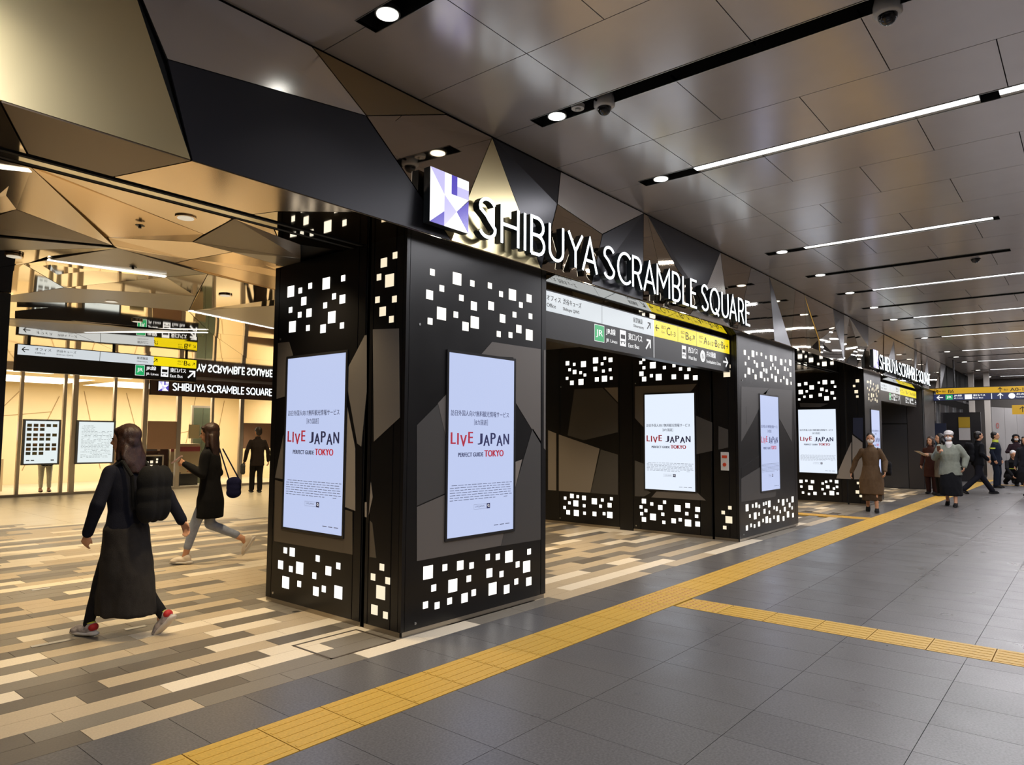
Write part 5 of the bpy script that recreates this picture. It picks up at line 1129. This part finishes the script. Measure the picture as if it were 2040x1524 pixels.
# shop assistant behind the poster
S2 = Person('person in pale jeans and heels behind the food poster, only the lower half visible', (2.72, 16.75), math.pi*.95, 1.62, ankL=(-.10, .03, .10), ankR=(.08, .0, .10), elbL=(-.22, .02, 1.06), wriL=(-.10, .16, .98), elbR=(.22, .02, 1.06), wriR=(.10, .16, .98), vox=.012)
S2.body(); S2.shoes(mat('heel_tan', srgb(150, 100, 76), .5), bsole); S2.trousers(fab('jeans_ice', (210, 206, 190)), .095, .064, .05, .12); S2.top(fab('shirt_cream', (220, 200, 160)), -.14, .185, .98); S2.hair(HB, .2)
b = wbox(S2, (-.02, .13, .78), .15, .06, .10); held('shoulder_bag', b, BLK, 'small black bag held by the person behind the food poster', 'bag', vox=.012)
# woman in brown coat and mask
D = Person('person with white mask in a long open brown coat and dress, walking towards the camera', (13.1, -.43), hd_(-1, -.16), 1.62, lean=(0, .02), kneeL=(-.08, .10, .46), ankL=(-.09, .09, .085), kneeR=(.08, .0, .45), ankR=(.09, -.16, .12),
    elbL=(-.26, -.04, 1.07), wriL=(-.26, .10, .86), elbR=(.30, -.10, 1.07), wriR=(.38, -.12, .82), vox=.010)
D.body(); D.shoes(BLK, bsole, tilt=(0, -.5)); D.skirt(fab('dress_brown', (70, 56, 42)), .24, (.15, .18, .20), 'dress', dp=.185, fold=.012); D.top(fab('coat_brown', (96, 76, 56)), -.46, .235, .94, .058, .048, name='coat', fold=.012); D.hair(HB, 0, fringe=False, bun=True); D.mask(MSK)
k = D.k
b = wbox(D, (-.30, -.16, .92), .08, .14, .16); o = held('shoulder_bag', b, BLK, 'black bag carried at the side of the brown-coated person', 'bag', vox=.012)
sb = MB(); sb.tube(D.world(Vector((-.24, -.08, 1.02))*k), D.world(Vector((-.13, .06, 1.34))*k), .013, 8); sb.tube(D.world(Vector((-.24, -.16, 1.02))*k), D.world(Vector((-.13, -.05, 1.36))*k), .013, 8); sb.build('strap', BLK, o)
# pair with a paper
E1 = Person('person in grey coat facing left with a paper, behind the green puffer jacket', (19.3, -.82), hd_(-.5, .86), 1.66, elbL=(-.22, .06, 1.08), wriL=(-.12, .30, 1.10), elbR=(.20, .06, 1.08), wriR=(.08, .30, 1.10), vox=.012)
E1.body(); E1.shoes(BLK, bsole); E1.trousers(BLK, .10, .078, .07); E1.top(fab('coat_grey', (112, 104, 94)), -.34, .20, .96, .056, .046, name='coat'); E1.hair(HB, .16, fringe=False)
b = MB(); c = E1.world(Vector((-.02, .47, 1.13))*E1.k); Rz = Matrix.Rotation(E1.t.rotation_euler.z, 3, 'Z') @ Matrix.Rotation(.5, 3, 'X')
b.add([c+Rz @ Vector((x, y, z)) for z in (0, .004) for y in (-.14, .14) for x in (-.18, .18)], [(0, 2, 3, 1), (4, 5, 7, 6), (0, 1, 5, 4), (2, 6, 7, 3), (0, 4, 6, 2), (1, 3, 7, 5)]); held('folded_paper', b, mat('paper_pale', srgb(200, 190, 180), .6), 'pale folded paper held out by the grey-coated person', 'paper')
E2 = Person('person in a rust-red coat standing close behind the grey-coated person', (19.9, -.50), hd_(-.9, .3), 1.58, vox=.012)
E2.body(); E2.shoes(BLK, bsole); E2.trousers(fab('rust_dark', (50, 28, 26)), .10, .076, .068); E2.top(fab('coat_rust', (66, 38, 32)), -.34, .20, .96, .056, .046, name='coat'); E2.hair(HBR, .1, fringe=False)
b = wbox(E2, (-.31, .12, .86), .10, .12, .16); held('tote_bag', b, fab('tote_blue', (36, 44, 96)), 'blue tote bag at the side of the rust-coated person', 'bag', vox=.012)
# green puffer
Fp = Person('person in pale green puffer jacket and white cap walking with a phone', (15.9, -1.50), hd_(-1, .0), 1.70, lean=(0, .02), kneeL=(-.09, .08, .48), ankL=(-.10, .16, .085), kneeR=(.09, .0, .46), ankR=(.10, -.22, .11),
    elbL=(-.30, -.06, 1.08), wriL=(-.27, .02, .88), elbR=(.28, .02, 1.07), wriR=(.17, .22, 1.20), vox=.010, sw=.172)
Fp.curl = [.4, .9]; Fp.body(); Fp.shoes(BLK, bsole, tilt=(0, -.35)); Fp.skirt(fab('culottes_black', (20, 20, 24)), .24, (.16, .20, .22), dp=.26); Fp.top(fab('puffer_green', (138, 142, 130)), -.15, .225, .95, .074, .056, name='puffer_jacket', wide=1.22, fold=.012); Fp.hair(HB, .0)
b = MB(); b.ball(Fp.hp(0, -.005, .072), (.096*Fp.k, .108*Fp.k, .075*Fp.k), 20, 12); b.ball(Fp.hp(0, .075, .055), (.07*Fp.k, .05*Fp.k, .014*Fp.k), 14, 8); fuse(b, 'cap', fab('cap_white', (214, 208, 206)), Fp.t, .009, 2); Fp.mask(MSK)
b = MB(); b.loft([(Fp.neck+Vector((0, .07, -.14))*Fp.k, .035, .03), (Fp.neck+Vector((0, .06, 0))*Fp.k, .07, .06), (Fp.neck+Vector((0, .03, .05))*Fp.k, .075, .07)], 16); fuse(b, 'scarf', MSK, Fp.t, .01, 3)
b = MB(); c = Fp.world(Fp.wr[1]+Vector((-.01, .07, .07))*Fp.k); Rz = Matrix.Rotation(Fp.t.rotation_euler.z, 3, 'Z') @ Matrix.Rotation(-.5, 3, 'X')
b.add([c+Rz @ Vector((x, y, z)) for z in (-.07, .07) for y in (-.005, .005) for x in (-.036, .036)], [(0, 2, 3, 1), (4, 5, 7, 6), (0, 1, 5, 4), (2, 6, 7, 3), (0, 4, 6, 2), (1, 3, 7, 5)]); held('smartphone', b, mat('phone_brown', srgb(120, 74, 56), .4), 'brown-cased smartphone held by the person in the green puffer', 'phone')
# man in black with rucksack
G = Person('person in black with a black rucksack striding to the right', (21.0, -1.50), hd_(.55, -.83), 1.74, lean=(0, .03), kneeL=(-.09, .12, .48), ankL=(-.09, .38, .085), kneeR=(.09, -.06, .46), ankR=(.10, -.42, .12), elbL=(-.24, .06, 1.08), wriL=(-.18, .24, 1.0), elbR=(.25, -.06, 1.08), wriR=(.24, .10, .92), vox=.012, sw=.172)
G.body(); G.shoes(BLK, bsole, tilt=(0, -.5)); G.trousers(fab('trousers_ink', (26, 26, 34)), .10, .076, .066); G.top(fab('jacket_black', (18, 18, 22)), -.08, .19, .97, .056, .046, wide=1.1); G.hair(HB, 0, fringe=False)
b = wbox(G, (0, -.20, 1.10), .18, .14, .28); held('rucksack', b, fab('rucksack', (20, 20, 24)), 'black rucksack on the back of the person striding right', 'backpack', vox=.013, fold=.008)
# worker in navy with hi-vis collar, behind
K = Person('person in dark navy work clothes with yellow-green collar, partly hidden by the striding person', (24.6, -1.62), hd_(-.2, -.95), 1.76, vox=.013, sw=.172)
K.body(); K.shoes(BLK, bsole); K.trousers(fab('work_navy', (24, 30, 44)), .10, .078, .07); K.top(fab('work_navy', (24, 30, 44)), -.16, .19, .97, .056, .046, wide=1.1); K.hair(HB, 0, fringe=False); hv = mat('hi_vis', srgb(196, 206, 60), .5)
b = MB(); b.loft([(K.sh+Vector((0, 0, .03))*K.k, .095*K.k, .085*K.k), (K.neck+Vector((0, 0, .05))*K.k, .075*K.k, .075*K.k)], 18); fuse(b, 'collar', hv, K.t, .012, 2)
b = MB(); b.loft([((K.shd[1].lerp(K.el[1], .6)).x and (K.shd[1].lerp(K.el[1], .6)), .082, .082), (K.shd[1].lerp(K.el[1], .45), .082, .082)], 16); fuse(b, 'arm_band', hv, K.t, .012, 2)
# crouching worker
Cr = Person('person in black with reflective trim crouching on the floor near the hoarding', (26.2, -1.90), hd_(-.9, -.4), 1.66, hip=(0, -.12, -.50), lean=(0, .22), kneeL=(-.16, .26, .50), ankL=(-.12, .02, .085), kneeR=(.16, .22, .28), ankR=(.12, -.18, .12), elbL=(-.24, .22, 1.08), wriL=(-.14, .34, .86), elbR=(.24, .22, 1.08), wriR=(.14, .34, .86), nod=-.3, vox=.013)
Cr.body(); Cr.shoes(BLK, bsole); Cr.trousers(BLK, .10, .08, .07); Cr.top(BLK, -.08, .19, .97, .056, .046); Cr.hair(mat('helmet_white', srgb(206, 202, 200), .4), 0, fringe=False)
b = MB(); m_ = Cr.hip.lerp(Cr.sh, .45); b.loft([(m_, .172*Cr.k, .135*Cr.k), (m_+Vector((0, 0, .045)), .172*Cr.k, .135*Cr.k)], 22); fuse(b, 'reflective_band', hv, Cr.t, .012, 2)
# hooded person at the right
I_ = Person('black-hooded person with white mask walking near the right edge', (27.4, -1.98), hd_(-1, -.2), 1.70, kneeL=(-.09, .10, .47), ankL=(-.10, .18, .085), kneeR=(.09, -.02, .46), ankR=(.09, -.28, .14), elbL=(-.24, .04, 1.08), wriL=(-.10, .24, 1.06), elbR=(.26, .04, 1.08), wriR=(.10, .24, 1.08), vox=.012)
I_.body(); I_.shoes(BLK, bsole, tilt=(0, -.4)); I_.trousers(BLK, .10, .072, .062); I_.top(fab('coat_plum', (48, 34, 40)), -.16, .19, .97, .056, .046, wide=1.1); I_.hair(BLK, .12, width=1.25); I_.mask(MSK)
# person cut off by the right edge
J_ = Person('person in a dark coat cut off by the right edge of the photo', (20.6, -2.66), hd_(-.9, .3), 1.62, kneeL=(-.09, .08, .47), ankL=(-.10, .14, .085), ankR=(.09, -.16, .10), vox=.013)
J_.body(); J_.shoes(BLK, bsole); J_.skirt(BLK, .40, (.17, .20, .22), dp=.2); J_.top(fab('coat_dark', (34, 34, 40)), -.22, .21, .97, .056, .046, name='coat'); J_.hair(HB, .16)
finish_fused()
print('objects', len(bpy.data.objects))
